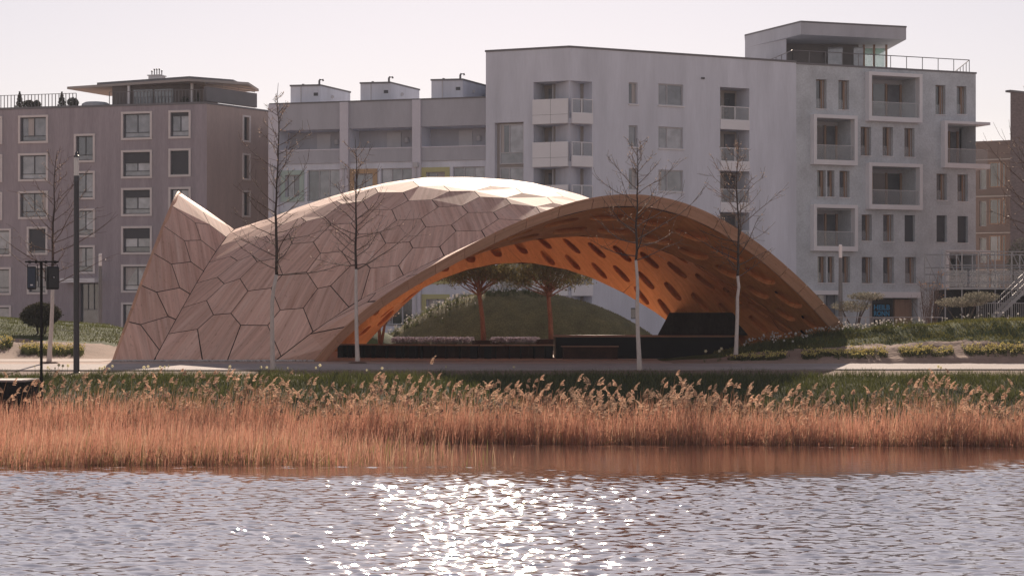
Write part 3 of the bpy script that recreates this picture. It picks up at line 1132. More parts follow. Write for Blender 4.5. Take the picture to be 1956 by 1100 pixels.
# ------------------------------------------------------------------ A: brown block with cream window surrounds
A_Z = 18.55
A1 = Facade(-120, 161.2, 395, 155.0)
A2 = Facade(395, 155.0, 516, 161.3)
blockA = empty('apartment_block', (A1.pt(A1.L, 0, 0)[0], 155 * CAM_SCALE, 0), label='brown rendered apartment block with cream window surrounds and flat roof canopy', category='building')
def winA(fc, x0, y0, x1, y1, **kw):
    u0, u1, z0, z1 = fc.rect(x0, y0, x1, y1)
    s = kw.pop('s', 0.17)
    return window(fc, blockA, u0 + s, u1 - s, z0 + s, z1 - s, surround=s, horis=(0.2,), **kw)
blind_of = {(232, 1): 0.45, (323, 1): 0.98, (232, 2): 0.3, (232, 3): 0.42, (323, 0): 0.12}
for k, y in enumerate((220.5, 293, 365)):
    winA(A1, 35.5, y, 92.5, y + 53.5)
    winA(A1, -52, y + 2.5, 5, y + 56)
for k, y in enumerate((436, 509.5, 582)):
    winA(A1, -36, y + 1, 22, y + 54)
for k, y in enumerate((433, 508)):
    winA(A1, 52, y, 91.5, y + 54, blind=0.95 if k == 0 else 0.0)
for k, y in enumerate((256, 327, 398.5, 468.5)):
    winA(A1, 142, y, 182, y + 54.5)
for k, y in enumerate((213.5, 287, 359, 432, 505, 577.5)):
    winA(A1, 232, y, 291, y + 54, blind=blind_of.get((232, k), 0.0), curtain=(k == 4))
for k, y in enumerate((211, 284, 357.5, 430, 503)):
    winA(A1, 322.5, y, 365, y + 54, blind=blind_of.get((323, k), 0.0))
for k, y in enumerate((221, 293.5, 364, 437)):
    winA(A2, 462.5, y, 477.5, y + 51, s=0.14, verts=(), gmat='dark_glass', dp=0.3)
# entrance: tall glazed door under a thin canopy
u0, u1, z0, z1 = A1.rect(152, 541, 189, 632)
window(A1, blockA, u0, u1, z0, z1, dp=0.35, fmat='grey_frame', gmat='dark_glass', verts=(0.35, 0.68), horis=(0.45,), name='entrance_door')
u0, u1, z0, z1 = A1.rect(128, 532, 194, 540)
mb = MB()
A1.box(mb, u0, u1, -0.02, 1.2, z0, z1)
mb.build('canopy', M['white_frame'], blockA)
A1.wall('wall', M['brown_render'], blockA, -2.0, A_Z)
A2.wall('wall', M['sidelit_render'], blockA, -2.0, A_Z)
bk = [A1.pt(0, 0, 0)[:2], A1.pt(A1.L, 0, 0)[:2], A2.pt(A2.L, 0, 0)[:2], (A2.pt(A2.L, 0, 0)[0] - 6, 186 * CAM_SCALE), (A1.a[0] + 4, 186 * CAM_SCALE)]
shell_of([A1, A2], bk, A_Z - 0.05, M['sidelit_render'], blockA)
# roof edge strip, railing, long box parapet over the side wall
mb = MB()
A1.box(mb, 0, A1.L + 0.05, -0.35, 0.05, A_Z, A_Z + 0.16)
A2.box(mb, 0.06, A2.L, -0.35, 0.05, A_Z, A_Z + 0.14)
mb.build('roof_edge', M['roof_dark'], blockA)
ur = A1.uz(383, 190)[0]
railing(A1, blockA, 0, A1.uz(140, 190)[0], A_Z + 0.16, A_Z + 1.25, -0.5, step=0.30, bar=0.05)
railing(A1, blockA, A1.uz(203, 190)[0], ur, A_Z + 0.16, A_Z + 1.25, -0.55, step=0.30, bar=0.05)
mb = MB()
A2.box(mb, 0.5, A2.L - 1.1, -0.75, -0.45, A_Z + 0.3, A_Z + 1.45)
mb.build('parapet_box', M['roof_dark'], blockA)
railing(A2, blockA, 0.5, A2.L - 1.2, A_Z + 1.5, A_Z + 1.78, -0.6, step=1.6)
# penthouse: dark room under a thin cantilevered roof
mb = MB()
ua, ub = A1.uz(186, 190)[0], A1.uz(343, 190)[0]
A1.box(mb, ua, ub, -7.5, -2.6, A_Z, A_Z + 1.95)
mb.build('penthouse_room', surf('penthouse_brown_cladding', (0.14, 0.115, 0.11), 0.8, 0.15, 0.6, (4, 4, 0.3)), blockA)
mb = MB()
for a, b_ in ((ua + 1.9, ua + 3.6), (ua + 3.75, ua + 5.4)):
    A1.box(mb, a, b_, -2.6, -2.56, A_Z + 0.1, A_Z + 1.6)
mb.build('penthouse_window', M['glass'], blockA)
mb = MB()
A1.box(mb, ua + 1.5, ua + 1.68, -2.5, -2.3, A_Z, A_Z + 1.95)
A1.box(mb, ub - 0.1, ub + 0.06, -2.5, -2.3, A_Z, A_Z + 1.95)
mb.build('column', M['white_frame'], blockA)
RZ = A_Z + 1.95
u0, u1 = A1.uz(96, 165)[0] - 0.3, A1.uz(424, 165)[0] + 0.4
mb = MB()
pl = [A1.pt(u0, -3.4, 0)[:2], A1.pt(u1 - 3.6, -0.9, 0)[:2], A1.pt(u1, -4.4, 0)[:2], A1.pt(u1 - 1.0, -9, 0)[:2], A1.pt(u0 + 1, -9, 0)[:2]]
mb.prism(pl, zlev(RZ), zlev(RZ + 0.20))
rf = mb.build('canopy_roof', M['soffit'], blockA)
mb = MB()
pl = [A1.pt(u0 + 2.6, -3.6, 0)[:2], A1.pt(u1 - 3.9, -1.6, 0)[:2], A1.pt(u1 - 1.4, -4.6, 0)[:2], A1.pt(u1 - 2, -8.6, 0)[:2], A1.pt(u0 + 2.6, -8.6, 0)[:2]]
mb.prism(pl, zlev(RZ + 0.20), zlev(RZ + 0.48))
mb.build('roof_upstand', M['roof_dark'], rf)
uc = A1.uz(246.5, 145)[0]
mb = MB()
A1.box(mb, uc - 0.52, uc + 0.52, -5.6, -4.6, RZ + 0.48, RZ + 1.02)
A1.box(mb, uc - 0.60, uc + 0.60, -5.68, -4.52, RZ + 1.02, RZ + 1.10)
ch = mb.build('chimney', M['white_frame'], blockA)
for k in range(5):
    q = A1.pt(uc - 0.44 + 0.22 * k, -5.1, RZ + 1.1)
    mb = MB()
    hgt = 0.62 if 0 < k < 4 else 0.45
    mb.lathe([(0.05, 0), (0.05, hgt - 0.12), (0.085, hgt - 0.1), (0.085, hgt), (0.03, hgt + 0.02)], q, 8)
    mb.build('flue', M['rail_metal'], ch)
mb = MB()
q = A1.pt(A1.uz(170, 195)[0], -1.2, A_Z + 0.15)
mb.lathe([(1.35, 0), (1.3, 0.25), (1.0, 0.42), (0.3, 0.5)], q, 16)
mb.build('covered_pool', surf('pale_cover', (0.40, 0.42, 0.45), 0.7, 0.08, 2), label='pale round cover on the roof terrace of the brown block', category='cover')

# ------------------------------------------------------------------ B: grey terraced row with loggias
B_Z = 17.45
Bf = Facade(516, 145.6, 929, 141.0)
blockB = empty('apartment_block', (Bf.pt(Bf.L / 2, 0, 0)[0], 143 * CAM_SCALE, 0), label='grey apartment row with recessed loggias and three rooftop stair boxes', category='building')
def bz(y, x=722):
    return Bf.uz(x, y)[1]
z_par0, z_rail1, z_rail0, z_low = bz(245), bz(285), bz(310), bz(321)
bays = [(535, 652), (668, 790), (806, 929)]
TRIM = [surf('mint_window_surround', (0.42, 0.52, 0.47), 0.7, 0.05, 1), surf('orange_window_surround', (0.50, 0.33, 0.19), 0.7, 0.05, 1), surf('yellow_window_surround', (0.52, 0.49, 0.24), 0.7, 0.05, 1)]
zA = bz(344)
for i, (xa, xb) in enumerate(bays):
    ua, ub = Bf.uz(xa, 260)[0], Bf.uz(xb, 260)[0]
    Bf.hole(ua, ub, z_rail1, z_par0, 2.0)
    lg = MB()
    Bf.box(lg, ua - 0.05, ub + 0.05, -2.2, -2.0, z_rail0, z_par0 + 0.2)
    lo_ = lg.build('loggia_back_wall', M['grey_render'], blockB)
    dx = [(587, 613, 637, 651), (722, 749, 772, 789), (861, 887, 912, 928)][i]
    u0, u1 = Bf.uz(dx[0], 260)[0], Bf.uz(dx[1], 260)[0]
    mb = MB()
    Bf.box(mb, u0, u1, -2.0, -1.93, z_rail0, z_par0 - 0.15)
    mb.build('door', M['light_frame'], lo_)
    u0, u1 = Bf.uz(dx[2], 260)[0], Bf.uz(dx[3], 260)[0]
    mb = MB()
    Bf.box(mb, u0, u1, -2.0, -1.94, z_rail1 - 0.3, z_par0 - 0.2)
    mb.build('pane', M['glass'], lo_)
    mb = MB()
    q = Bf.pt(Bf.uz((dx[1] + dx[2]) / 2, 265)[0], -1.95, bz(265))
    mb.lathe([(0.2, -0.2), (0.22, 0), (0.2, 0.2)], q, 10)
    mb.build('wall_lamp', M['light_frame'], lo_)
    # rail capping and the parapet band stand slightly proud
    mb = MB()
    Bf.box(mb, ua, ub, 0.01, 0.12, z_rail0, z_rail1)
    mb.build('balcony_front', M['grey_render'], blockB)
    mb = MB()
    Bf.box(mb, ua, ub, -0.06, 0.16, z_rail1, z_rail1 + 0.08)
    mb.build('rail_capping', M['pilaster'], blockB)
    mb = MB()
    Bf.box(mb, ua, ub, 0.01, 0.14, z_par0, B_Z)
    mb.build('parapet', M['grey_render'], blockB)
    # lower storeys: coloured surround and plain tall panes
    for s in range(4):
        dz = -s * 3.05
        if z_low + dz - 2.4 < 0:
            break
        fx = [(535, 581), (667, 721), (804, 859)][i]
        u0, u1 = Bf.uz(fx[0] + 2, 340)[0], Bf.uz(fx[1], 340)[0]
        zt, zb = z_low + dz - 0.05, z_low + dz - 2.35
        w = window(Bf, blockB, u0 + 0.34, u1 - 0.34, zb + 0.32, zt - 0.32, dp=0.3, gmat='glass', fmat='light_frame', verts=(0.5,))
        mb = MB()
        frame_bars(Bf, mb, u0, u1, zb, zt, 0.0, 0.1, 0.34)
        mb.build('surround', TRIM[i], w)
        ra, rb = Bf.uz(fx[1] + 6, 340)[0], ub - 0.12
        window(Bf, blockB, ra, rb, zb, zt, dp=0.25, gmat='glass', fmat='light_frame', ft=0.05, verts=(0.34, 0.67))
mb = MB()
Bf.box(mb, 0, Bf.L, -0.25, 0.2, B_Z, B_Z + 0.1)
mb.build('roof_edge', M['roof_dark'], blockB)
for k, (xa, xb) in enumerate([(516, 535), (652, 668), (790, 806)]):
    mb = MB()
    Bf.box(mb, Bf.uz(xa, 260)[0] + 0.003, Bf.uz(xb, 260)[0] - 0.003, 0.0, 0.35, -0.5, B_Z - 0.003)
    mb.build('pilaster', M['pilaster'], blockB)
    mb = MB()
    q = Bf.pt(Bf.uz((xa + xb) / 2, 320)[0], 0.42, 0)
    mb.tube([(q[0], q[1], 0), (q[0], q[1], zlev(bz(318)))], 0.07, 6)
    Bf.box(mb, Bf.uz((xa + xb) / 2, 320)[0] - 0.18, Bf.uz((xa + xb) / 2, 320)[0] + 0.18, 0.36, 0.6, bz(322), bz(313))
    mb.build('rainwater_pipe', M['light_frame'], blockB)
# entrance recess and ground floor glass, seen under the pavilion
u0, u1, z0, z1 = Bf.rect(806, 567, 834, 632)
Bf.hole(u0, u1, -0.4, z1, 1.6)
mb = MB()
Bf.box(mb, u0, u1, -1.62, -1.5, -0.4, z1)
mb.build('recess_door', M['grey_frame'], blockB)
for (xa, ya, xb, yb) in ((742, 570, 790, 620), (880, 567, 926, 616)):
    u0, u1, z0, z1 = Bf.rect(xa, ya, xb, yb)
    window(Bf, blockB, u0, u1, max(z0, 0.05), z1, dp=0.25, gmat='dark_glass', fmat='light_frame', verts=(0.55,))
Bf.wall('wall', M['lilac_render'], blockB, -1.5, B_Z)
bk = [Bf.pt(0, 0, 0)[:2], Bf.pt(Bf.L, 0, 0)[:2], (Bf.pt(Bf.L, 0, 0)[0], 160 * CAM_SCALE), (Bf.a[0], 164 * CAM_SCALE)]
shell_of([Bf], bk, B_Z - 0.05, M['grey_render'], blockB)
for k, (xa, xm, xb, yt) in enumerate([(555, 612, 669, 161.5), (688.5, 746, 801, 156.5), (824, 884, 936, 150.5)]):
    fa, fb = Facade(xa, 147.6 - k * 1.2, xm, 147.2 - k * 1.2), Facade(xm, 147.2 - k * 1.2, xb, 151.8 - k * 1.2)
    zt = fa.uz(xm, yt)[1]
    poly = [fa.pt(0, 0, 0)[:2], fa.pt(fa.L, 0, 0)[:2], fb.pt(fb.L, 0, 0)[:2], (fa.a[0] + 2, fa.a[1] + 6)]
    mb = MB()
    mb.prism(poly, zlev(B_Z - 0.2), zlev(zt - 0.12))
    bx = mb.build('stair_box', M['lilac_render'], blockB)
    mb = MB()
    c0 = np.mean(poly, 0)
    mb.prism([tuple(c0 + (np.array(q) - c0) * 1.03) for q in poly], zlev(zt - 0.12), zlev(zt))
    mb.build('roof_edge', M['roof_dark'], bx)
    mb = MB()
    q = fa.pt(fa.L * 0.82, -1.2, zt)
    mb.tube([q, (q[0], q[1], q[2] + 0.47), (q[0] + 0.06, q[1], q[2] + 0.57), (q[0] + 0.31, q[1], q[2] + 0.57), (q[0] + 0.33, q[1], q[2] + 0.45)], 0.09, 8)
    mb.build('vent_pipe', M['rail_metal'], bx)
    mb = MB()
    q = fa.pt(fa.L * 0.3, -1.0, zt)
    mb.tube([q, (q[0], q[1], q[2] + 0.2)], 0.11, 8)
    mb.build('vent_stub', M['rail_metal'], bx)
    mb = MB()
    fa.box(mb, fa.L * 0.78, fa.L * 0.92, 0.0, 0.03, zt - 0.85, zt - 0.62)
    mb.build('vent_grille', M['grey_frame'], bx)
    mb = MB()
    fa.box(mb, fa.L * 0.34, fa.L * 0.37, 0.0, 0.05, B_Z - 0.1, zt - 0.12)
    mb.build('rainwater_pipe', M['light_frame'], bx)
    mb = MB()
    q = fb.pt(fb.L * 0.36, 0.06, zt - 0.75)
    mb.tube([(q[0], q[1] + 0.08, q[2]), (q[0] + 0.04, q[1] - 0.02, q[2])], 0.15, 10)
    mb.build('wall_lamp', M['light_frame'], bx)
    mb = MB()
    fb.box(mb, fb.L * 0.72, fb.L * 0.88, 0.0, 0.04, B_Z, zt - 0.9)
    mb.build('door', M['grey_frame'], bx)

# ------------------------------------------------------------------ C: pale block with folded front
C_Z = 20.65
C1 = Facade(928, 140.4, 1088, 138.0)
C2 = Facade(1088, 138.0, 1521, 146.2)
blockC = empty('apartment_block', (C1.pt(C1.L, 0, 0)[0], 138 * CAM_SCALE, 0), label='pale lilac rendered apartment block with folded front and white balconies', category='building')
STOREY = 3.02
def winC(fc, x0, y0, x1, y1, **kw):
    u0, u1, z0, z1 = fc.rect(x0, y0, x1, y1)
    return window(fc, blockC, u0, u1, z0, z1, **kw)
for k in range(3):
    dy = 82 * k
    winC(C2, 1201, 158 + dy, 1218, 199 + dy, fmat='light_frame', verts=(), gmat='glass', dp=0.25)
    winC(C2, 1257.6, 161 + dy, 1305, 202 + dy, fmat='light_frame', verts=(0.36,), gmat='glass', dp=0.18)
    for nm, (xa, xb, ya, yb) in {'small': (1201, 1218, 158, 199), 'wide': (1257.6, 1305, 161, 202)}.items():
        u0, u1, z0, z1 = C2.rect(xa, ya + dy, xb, yb + dy)
        mb = MB()
        C2.box(mb, u0 - 0.06, u1 + 0.06, 0.002, 0.12, z0 - 0.09, z0 - 0.005)
        mb.build('window_sill', M['white_frame'], blockC)
winC(C2, 1205, 588, 1219, 609, fmat='grey_frame', verts=(), gmat='dark_glass', dp=0.2)
# tall glazing left
u0, u1, z0, z1 = C1.rect(945, 234, 1000, 470)
C1.hole(u0, u1, z0, z1, 0.5)
mb = MB()
C1.box(mb, u0, u1, -0.6, -0.46, z0, z1)
mb.build('glazing_backing', M['soffit'], blockC)
for s in range(3):
    zt = z1 - 0.1 - s * STOREY * 1.02
    window(C1, blockC, u0 + 0.25, u1 - 0.1, zt - 2.85, zt, dp=0.4, fmat='light_frame', gmat='glass', verts=(0.4,), horis=(0.28,), cut=False)
for (xa, ya, xb, yb) in ((955, 500, 1035, 550), (1060, 500, 1122, 550)):
    f_ = C1 if xa < 1050 else C2
    u0, u1, z0, z1 = f_.rect(xa, ya, xb, yb)
    u0, u1 = max(u0, 0.1), u1
    window(f_, blockC, u0, min(u1, f_.L - 0.05), z0, z1, dp=0.25, fmat='light_frame', gmat='dark_glass', verts=(0.5,))
# corner loggias: deep openings on both sides of the fold
uL, uR = C1.uz(1019, 172)[0], C2.uz(1131, 172)[0]
for k in range(6):
    zt = C1.uz(1060, 155.5)[1] - k * STOREY
    zb = zt - 2.62
    C1.hole(uL, C1.L, zb, zt, 2.2)
    C2.hole(0, uR, zb, zt, 2.2)
    lg = MB()
    C1.box(lg, uL, C1.L + 0.6, -2.3, -2.2, zb, zt)
    C2.box(lg, -0.2, uR, -2.35, -2.25, zb, zt)
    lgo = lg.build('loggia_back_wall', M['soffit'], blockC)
    mb = MB()
    C1.box(mb, C1.L - 2.4, C1.L - 0.1, -2.2, -2.12, zb + 0.1, zt - 0.25)
    mb.build('pane', M['glass'], lgo)
    mb = MB()
    C2.box(mb, 0.15, uR - 0.5, -2.25, -2.17, zb + 0.1, zt - 0.25)
    mb.build('pane', M['glass'], lgo)
    mb = MB()
    q = C1.pt(uL + (C1.L - uL) * 0.34, -1.4, zb)
    mb.tube([q, (q[0], q[1], zlev(zt))], 0.06, 6)
    mb.build('downpipe', M['light_frame'], lgo)
    # white box balustrade left of the fold, half glass on the right
    zr1, zr0 = C1.uz(1053, 190)[1] - k * STOREY, C1.uz(1053, 237)[1] - k * STOREY
    mb = MB()
    C1.box(mb, uL, C1.L - 0.06, 0.04, 0.22, zr0, zr1)
    bl = mb.build('balcony_front', M['white_panel'], blockC)
    mb = MB()
    C1.box(mb, uL, C1.L - 0.06, 0.222, 0.226, zr0 + 0.62, zr0 + 0.635)
    C1.box(mb, uL + (C1.L - uL) * 0.5, uL + (C1.L - uL) * 0.5 + 0.015, 0.222, 0.226, zr0, zr1)
    mb.build('panel_joint', M['grey_frame'], bl)
    mb = MB()
    C2.box(mb, 0.10, uR - 0.02, 0.04, 0.20, zr0, zr0 + 0.72)
    bl = mb.build('balcony_front', M['white_panel'], blockC)
    mb = MB()
    frame_bars(C2, mb, 0.10, uR - 0.02, zr0 + 0.72, zr1, 0.10, 0.16, 0.05)
    C2.box(mb, uR * 0.5 - 0.03, uR * 0.5 + 0.03, 0.10, 0.16, zr0 + 0.72, zr1 - 0.05)
    fr = mb.build('rail_frame', M['white_panel'], bl)
    mb = MB()
    C2.box(mb, 0.15, uR - 0.07, 0.12, 0.135, zr0 + 0.77, zr1 - 0.05)
    mb.build('pane', M['rail_glass'], bl)
# right loggia column
uL2, uR2 = C2.uz(1375.5, 200)[0], C2.uz(1431.5, 200)[0]
for k in range(6):
    zt = C2.uz(1403, 168)[1] - k * STOREY
    zb = zt - 2.75
    C2.hole(uL2, uR2, zb, zt, 1.8)
    mb = MB()
    C2.box(mb, uL2, uR2, -1.95, -1.8, zb, zt)
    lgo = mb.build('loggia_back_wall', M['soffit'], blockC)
    for a, b_ in ((0.12, 0.44), (0.58, 0.93)):
        mb = MB()
        C2.box(mb, uL2 + (uR2 - uL2) * a, uL2 + (uR2 - uL2) * b_, -1.8, -1.72, zb + 0.1, zt - 0.2)
        mb.build('pane', M['dark_glass'], lgo)
    zr1, zr0 = C2.uz(1403, 204)[1] - k * STOREY, C2.uz(1403, 248)[1] - k * STOREY
    mb = MB()
    C2.box(mb, uL2 + 0.02, uR2 - 0.02, -0.1, 0.08, zr0, zr0 + 0.68)
    bl = mb.build('balcony_front', M['white_panel'], blockC)
    mb = MB()
    frame_bars(C2, mb, uL2 + 0.02, uR2 - 0.02, zr0 + 0.68, zr1, -0.02, 0.04, 0.05)
    C2.box(mb, (uL2 + uR2) / 2 - 0.03, (uL2 + uR2) / 2 + 0.03, -0.02, 0.04, zr0 + 0.68, zr1 - 0.05)
    mb.build('rail_frame', M['white_panel'], bl)
    mb = MB()
    C2.box(mb, uL2 + 0.07, uR2 - 0.07, 0.0, 0.015, zr0 + 0.73, zr1 - 0.05)
    mb.build('pane', M['rail_glass'], bl)
C1.wall('wall', M['lilac_render'], blockC, -1.5, C_Z)
C2.wall('wall', M['lilac_render'], blockC, -1.5, C_Z)
mb = MB()
C1.box(mb, -0.05, C1.L, -0.4, 0.06, C_Z, C_Z + 0.14)
C2.box(mb, 0.0, C2.L, -0.4, 0.06, C_Z, C_Z + 0.137)
mb.build('roof_edge', M['roof_dark'], blockC)
mb = MB()
u_, z_ = C2.uz(1342, 150)
C2.box(mb, u_ - 0.12, u_ + 0.12, 0.0, 0.12, z_ - 0.06, z_ + 0.06)
mb.build('vent_grille', M['grey_frame'], blockC)
bk = [C1.pt(0, 0, 0)[:2], C1.pt(C1.L, 0, 0)[:2], C2.pt(C2.L, 0, 0)[:2], (C2.pt(C2.L, 0, 0)[0], 165 * CAM_SCALE), (C1.a[0], 158 * CAM_SCALE)]
shell_of([C1, C2], bk, C_Z - 0.05, M['lilac_render'], blockC)

# ------------------------------------------------------------------ D: concrete block with projecting box balconies
D_Z = 20.55
Df = Facade(1521, 146.2, 1864, 152.2)
blockD = empty('apartment_block', (Df.pt(Df.L / 2, 0, 0)[0], 149 * CAM_SCALE, 0), label='grey concrete apartment block with projecting white box balconies and roof pavilion', category='building')
def winD(x0, y0, x1, y1, blind=False):
    u0, u1, z0, z1 = Df.rect(x0, y0, x1, y1)
    Df.hole(u0, u1, z0, z1, 0.5)
    um = u0 + (u1 - u0) * 0.62
    mb = MB()
    frame_bars(Df, mb, u0 + 0.004, u1 - 0.004, z0 + 0.004, z1 - 0.004, -0.46, -0.38, 0.05)
    Df.box(mb, um, um + 0.16, -0.46, -0.30, z0 + 0.05, z1 - 0.05)
    w = mb.build('window', M['wood_frame'], blockD)
    mb = MB()
    Df.box(mb, u0 + 0.05, um, -0.45, -0.42, z0 + 0.05, z1 - 0.05)
    mb.build('pane', M['dark_glass'], w)
    mb = MB()
    Df.box(mb, um + 0.16, u1 - 0.05, -0.45, -0.41, z0 + 0.05, z1 - 0.05)
    mb.build('side_panel', M['concrete'], w)
    if blind:
        mb = MB()
        Df.box(mb, u0 + 0.02, um + 0.3, -0.30, -0.26, z0 + 0.02, z1 - 0.02)
        mb.build('roller_blind', M['blind'], w)
    else:
        mb = MB()
        Df.box(mb, u0 + 0.03, u0 + (u1 - u0) * 0.5, -0.12, -0.105, z0 + 0.02, z0 + 0.75)
        mb.build('guard_pane', M['rail_glass'], w)
    mb = MB()
    Df.box(mb, u0 - 0.05, u1 + 0.05, 0.002, 0.07, z0 - 0.06, z0 - 0.006)
    mb.build('window_sill', M['white_frame'], w)
for r_ in ((1559, 152, 1579, 208), (1601.5, 153.6, 1622, 210), (1787, 163, 1806, 219), (1827.5, 165, 1846, 218.5),
           (1644, 242.6, 1664, 297.6), (1686, 243, 1706, 298), (1727.6, 245, 1747, 300),
           (1561, 325.5, 1577.5, 376), (1580, 325.8, 1594, 376), (1603.6, 326.5, 1623, 377), (1789, 332, 1809, 382.5), (1829, 333.5, 1849, 384.7),
           (1646, 410, 1665.5, 460), (1687, 410, 1707, 461),
           (1562, 490, 1578, 540), (1581, 490, 1594, 540), (1606, 490, 1624, 540), (1646, 491, 1666.5, 541), (1687, 491, 1708, 541), (1729, 491, 1750, 541)):
    winD(*r_)
for r_ in ((1728, 411, 1748, 462), (1789, 411.6, 1809, 462.5), (1829, 413, 1849, 464)):
    winD(*r_, blind=True)
def box_balcony(x0, y0, x1, y1, wrap=False):
    u0, u1, z0, z1 = Df.rect(x0, y0, x1, y1)
    if wrap:
        u1 = Df.L
    pr = 0.55
    t = 0.26
    Df.hole(u0 + t + 0.02, u1 - (0.0 if wrap else t + 0.02), z0 + t + 0.1, z1 - t, 1.9)
    mb = MB()
    if wrap:
        e = 0.95
        Df.box(mb, u0, u1 + e, 0.003, pr, z0, z0 + t + 0.1)
        Df.box(mb, u0, u1 + e, 0.003, pr, z1 - t * 0.8, z1)
        Df.box(mb, u0, u0 + t, 0.003, pr, z0 + t + 0.1, z1 - t * 0.8)
        Df.box(mb, u1 + 0.003, u1 + e, -3.2, 0.0, z0, z0 + t + 0.1)
        Df.box(mb, u1 + 0.003, u1 + e, -3.2, 0.0, z1 - t * 0.8, z1)
    else:
        frame_bars(Df, mb, u0, u1, z0, z1, 0.003, pr, t)
        Df.box(mb, u0 + t, u1 - t, 0.003, pr - 0.02, z0 + t, z0 + t + 0.1)
    bx = mb.build('box_balcony', M['white_frame'], blockD)
    ub = u1 - t
    mb = MB()
    Df.box(mb, u0 + t, ub, -1.95, -1.8, z0 + t, z1 - t * 0.5)
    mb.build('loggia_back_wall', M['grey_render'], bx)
    k = 3
    for i in range(k):
        a, b_ = u0 + t + 0.25 + (ub - u0 - t - 0.3) * i / k, u0 + t + 0.25 + (ub - u0 - t - 0.3) * (i + 1) / k - 0.28
        mb = MB()
        Df.box(mb, a, b_, -1.8, -1.74, z0 + t + 0.12, z1 - t - 0.35)
        mb.build('pane', M['dark_glass'], bx)
        mb = MB()
        Df.box(mb, b_ + 0.04, b_ + 0.20, -1.8, -1.68, z0 + t + 0.1, z1 - t - 0.3)
        mb.build('frame_post', M['wood_frame'], bx)
    mb = MB()
    Df.box(mb, u0 + t + 0.03, (u1 + 0.8) if wrap else (u1 - t - 0.03), pr - 0.18, pr - 0.16, z0 + t + 0.08, z0 + t + 1.18)
    gp = mb.build('balustrade_pane', M['rail_glass'], bx)
    mb = MB()
    Df.box(mb, u0 + t + 0.03, (u1 + 0.8) if wrap else (u1 - t - 0.03), pr - 0.19, pr - 0.15, z0 + t + 1.18, z0 + t + 1.22)
    mb.build('handrail', M['light_frame'], gp)
for r_ in ((1652.5, 141, 1754.5, 234), (1547.5, 221, 1631, 316), (1653, 313, 1755, 401), (1547.5, 391.6, 1631.6, 480)):
    box_balcony(*r_)
box_balcony(1797, 233, 1864, 322, wrap=True)
box_balcony(1800, 478, 1864, 566, wrap=True)
# ground floor: lintel bands, glazed doors, timber panel and the dark board with its lettering
u0, u1, z0, z1 = Df.rect(1661, 569, 1753, 632)
Df.hole(u0, u1, -0.4, z1, 0.9)
mb = MB()
Df.box(mb, u0 - 0.3, u1 + 0.1, 0.003, 0.25, z1 + 0.01, z1 + 0.45)
mb.build('lintel', M['white_frame'], blockD)
mb = MB()
Df.box(mb, u0, u1, -1.0, -0.88, -0.4, z1)
mb.build('shop_back', M['interior'], blockD)
mb = MB()
a0, a1 = Df.uz(1717.5, 590)[0], Df.uz(1750, 590)[0]
Df.box(mb, a0, a1, -0.86, -0.6, -0.4, z1 - 0.1)
mb.build('timber_panel', M['wood_frame'], blockD)
mb = MB()
Df.box(mb, u0, u0 + 0.55, -0.86, -0.5, -0.4, z1)
mb.build('door_pier', M['soffit'], blockD)
s0, s1, t0, t1 = Df.rect(1675.5, 579, 1709, 606)
mb = MB()
Df.box(mb, s0, s1, -0.62, -0.56, t0, t1)
sign = mb.build('sign_board', M['black_steel'], blockD)
mb = MB()
frame_bars(Df, mb, s0, Df.uz(1716, 600)[0], -0.3, t0 - 0.05, -0.7, -0.62, 0.07)
Df.box(mb, (s0 + s1) / 2 + 0.1, (s0 + s1) / 2 + 0.18, -0.7, -0.62, -0.23, t0 - 0.12)
mb.build('shop_door', M['light_frame'], blockD)
blue = surf('blue_lettering', (0.02, 0.26, 0.50), 0.5, 0.05, 2)
for txt, zz in (('HEILB', t0 + (t1 - t0) * 0.54), ('RONN', t0 + (t1 - t0) * 0.10)):
    cu = bpy.data.curves.new('lettering', 'FONT')
    cu.body = txt
    cu.size = (t1 - t0) * 0.50
    cu.extrude = 0.006
    cu.offset = 0.012
    cu.space_character = 0.98
    to = bpy.data.objects.new('lettering_curve', cu)
    COL.objects.link(to)
    bpy.context.view_layer.update()
    me = bpy.data.meshes.new_from_object(to.evaluated_get(bpy.context.evaluated_depsgraph_get()))
    bpy.data.objects.remove(to)
    co = np.array([v_.co[:] for v_ in me.vertices])
    sx = (s1 - s0 - 0.14) / (co[:, 0].max() - co[:, 0].min()) * (1.0 if txt == 'HEILB' else 0.97)
    q = [Df.pt(s0 + 0.07 + (x_ - co[:, 0].min()) * sx, -0.55 + z_, zz + y_) for x_, y_, z_ in co]
    me.vertices.foreach_set('co', np.array(q, np.float32).ravel())
    me.materials.clear()
    me.materials.append(blue)
    me.update()
    link('lettering', me, sign)
u0, u1, z0, z1 = Df.rect(1536, 563, 1604, 632)
Df.hole(u0, u1, -0.4, z1, 0.7)
mb = MB()
Df.box(mb, u0, u1, 0.003, 0.25, z1 + 0.01, z1 + 0.32)
mb.build('lintel', M['white_frame'], blockD)
for i in range(4):
    mb = MB()
    a, b_ = u0 + (u1 - u0) * i / 4, u0 + (u1 - u0) * (i + 1) / 4
    Df.box(mb, a + 0.04, b_ - 0.04, -0.7, -0.62, -0.3, z1)
    mb.build('shop_pane', M['glass'], blockD)
Df.wall('wall', M['concrete'], blockD, -1.5, D_Z)
mb = MB()
for zz in (bz(330), ):
    pass
for y in (318, 403, 483):
    zz = Df.uz(1690, y)[1]
    Df.box(mb, 0, Df.L, 0.001, 0.012, zz - 0.02, zz + 0.02)
mb.build('pour_joint', M['concrete'], blockD)
DR = (Df.pt(Df.L, 0, 0)[0] + 1.4, 166 * CAM_SCALE)
bk = [Df.pt(0, 0, 0)[:2], Df.pt(Df.L, 0, 0)[:2], DR, (Df.a[0] + 1, 168 * CAM_SCALE)]
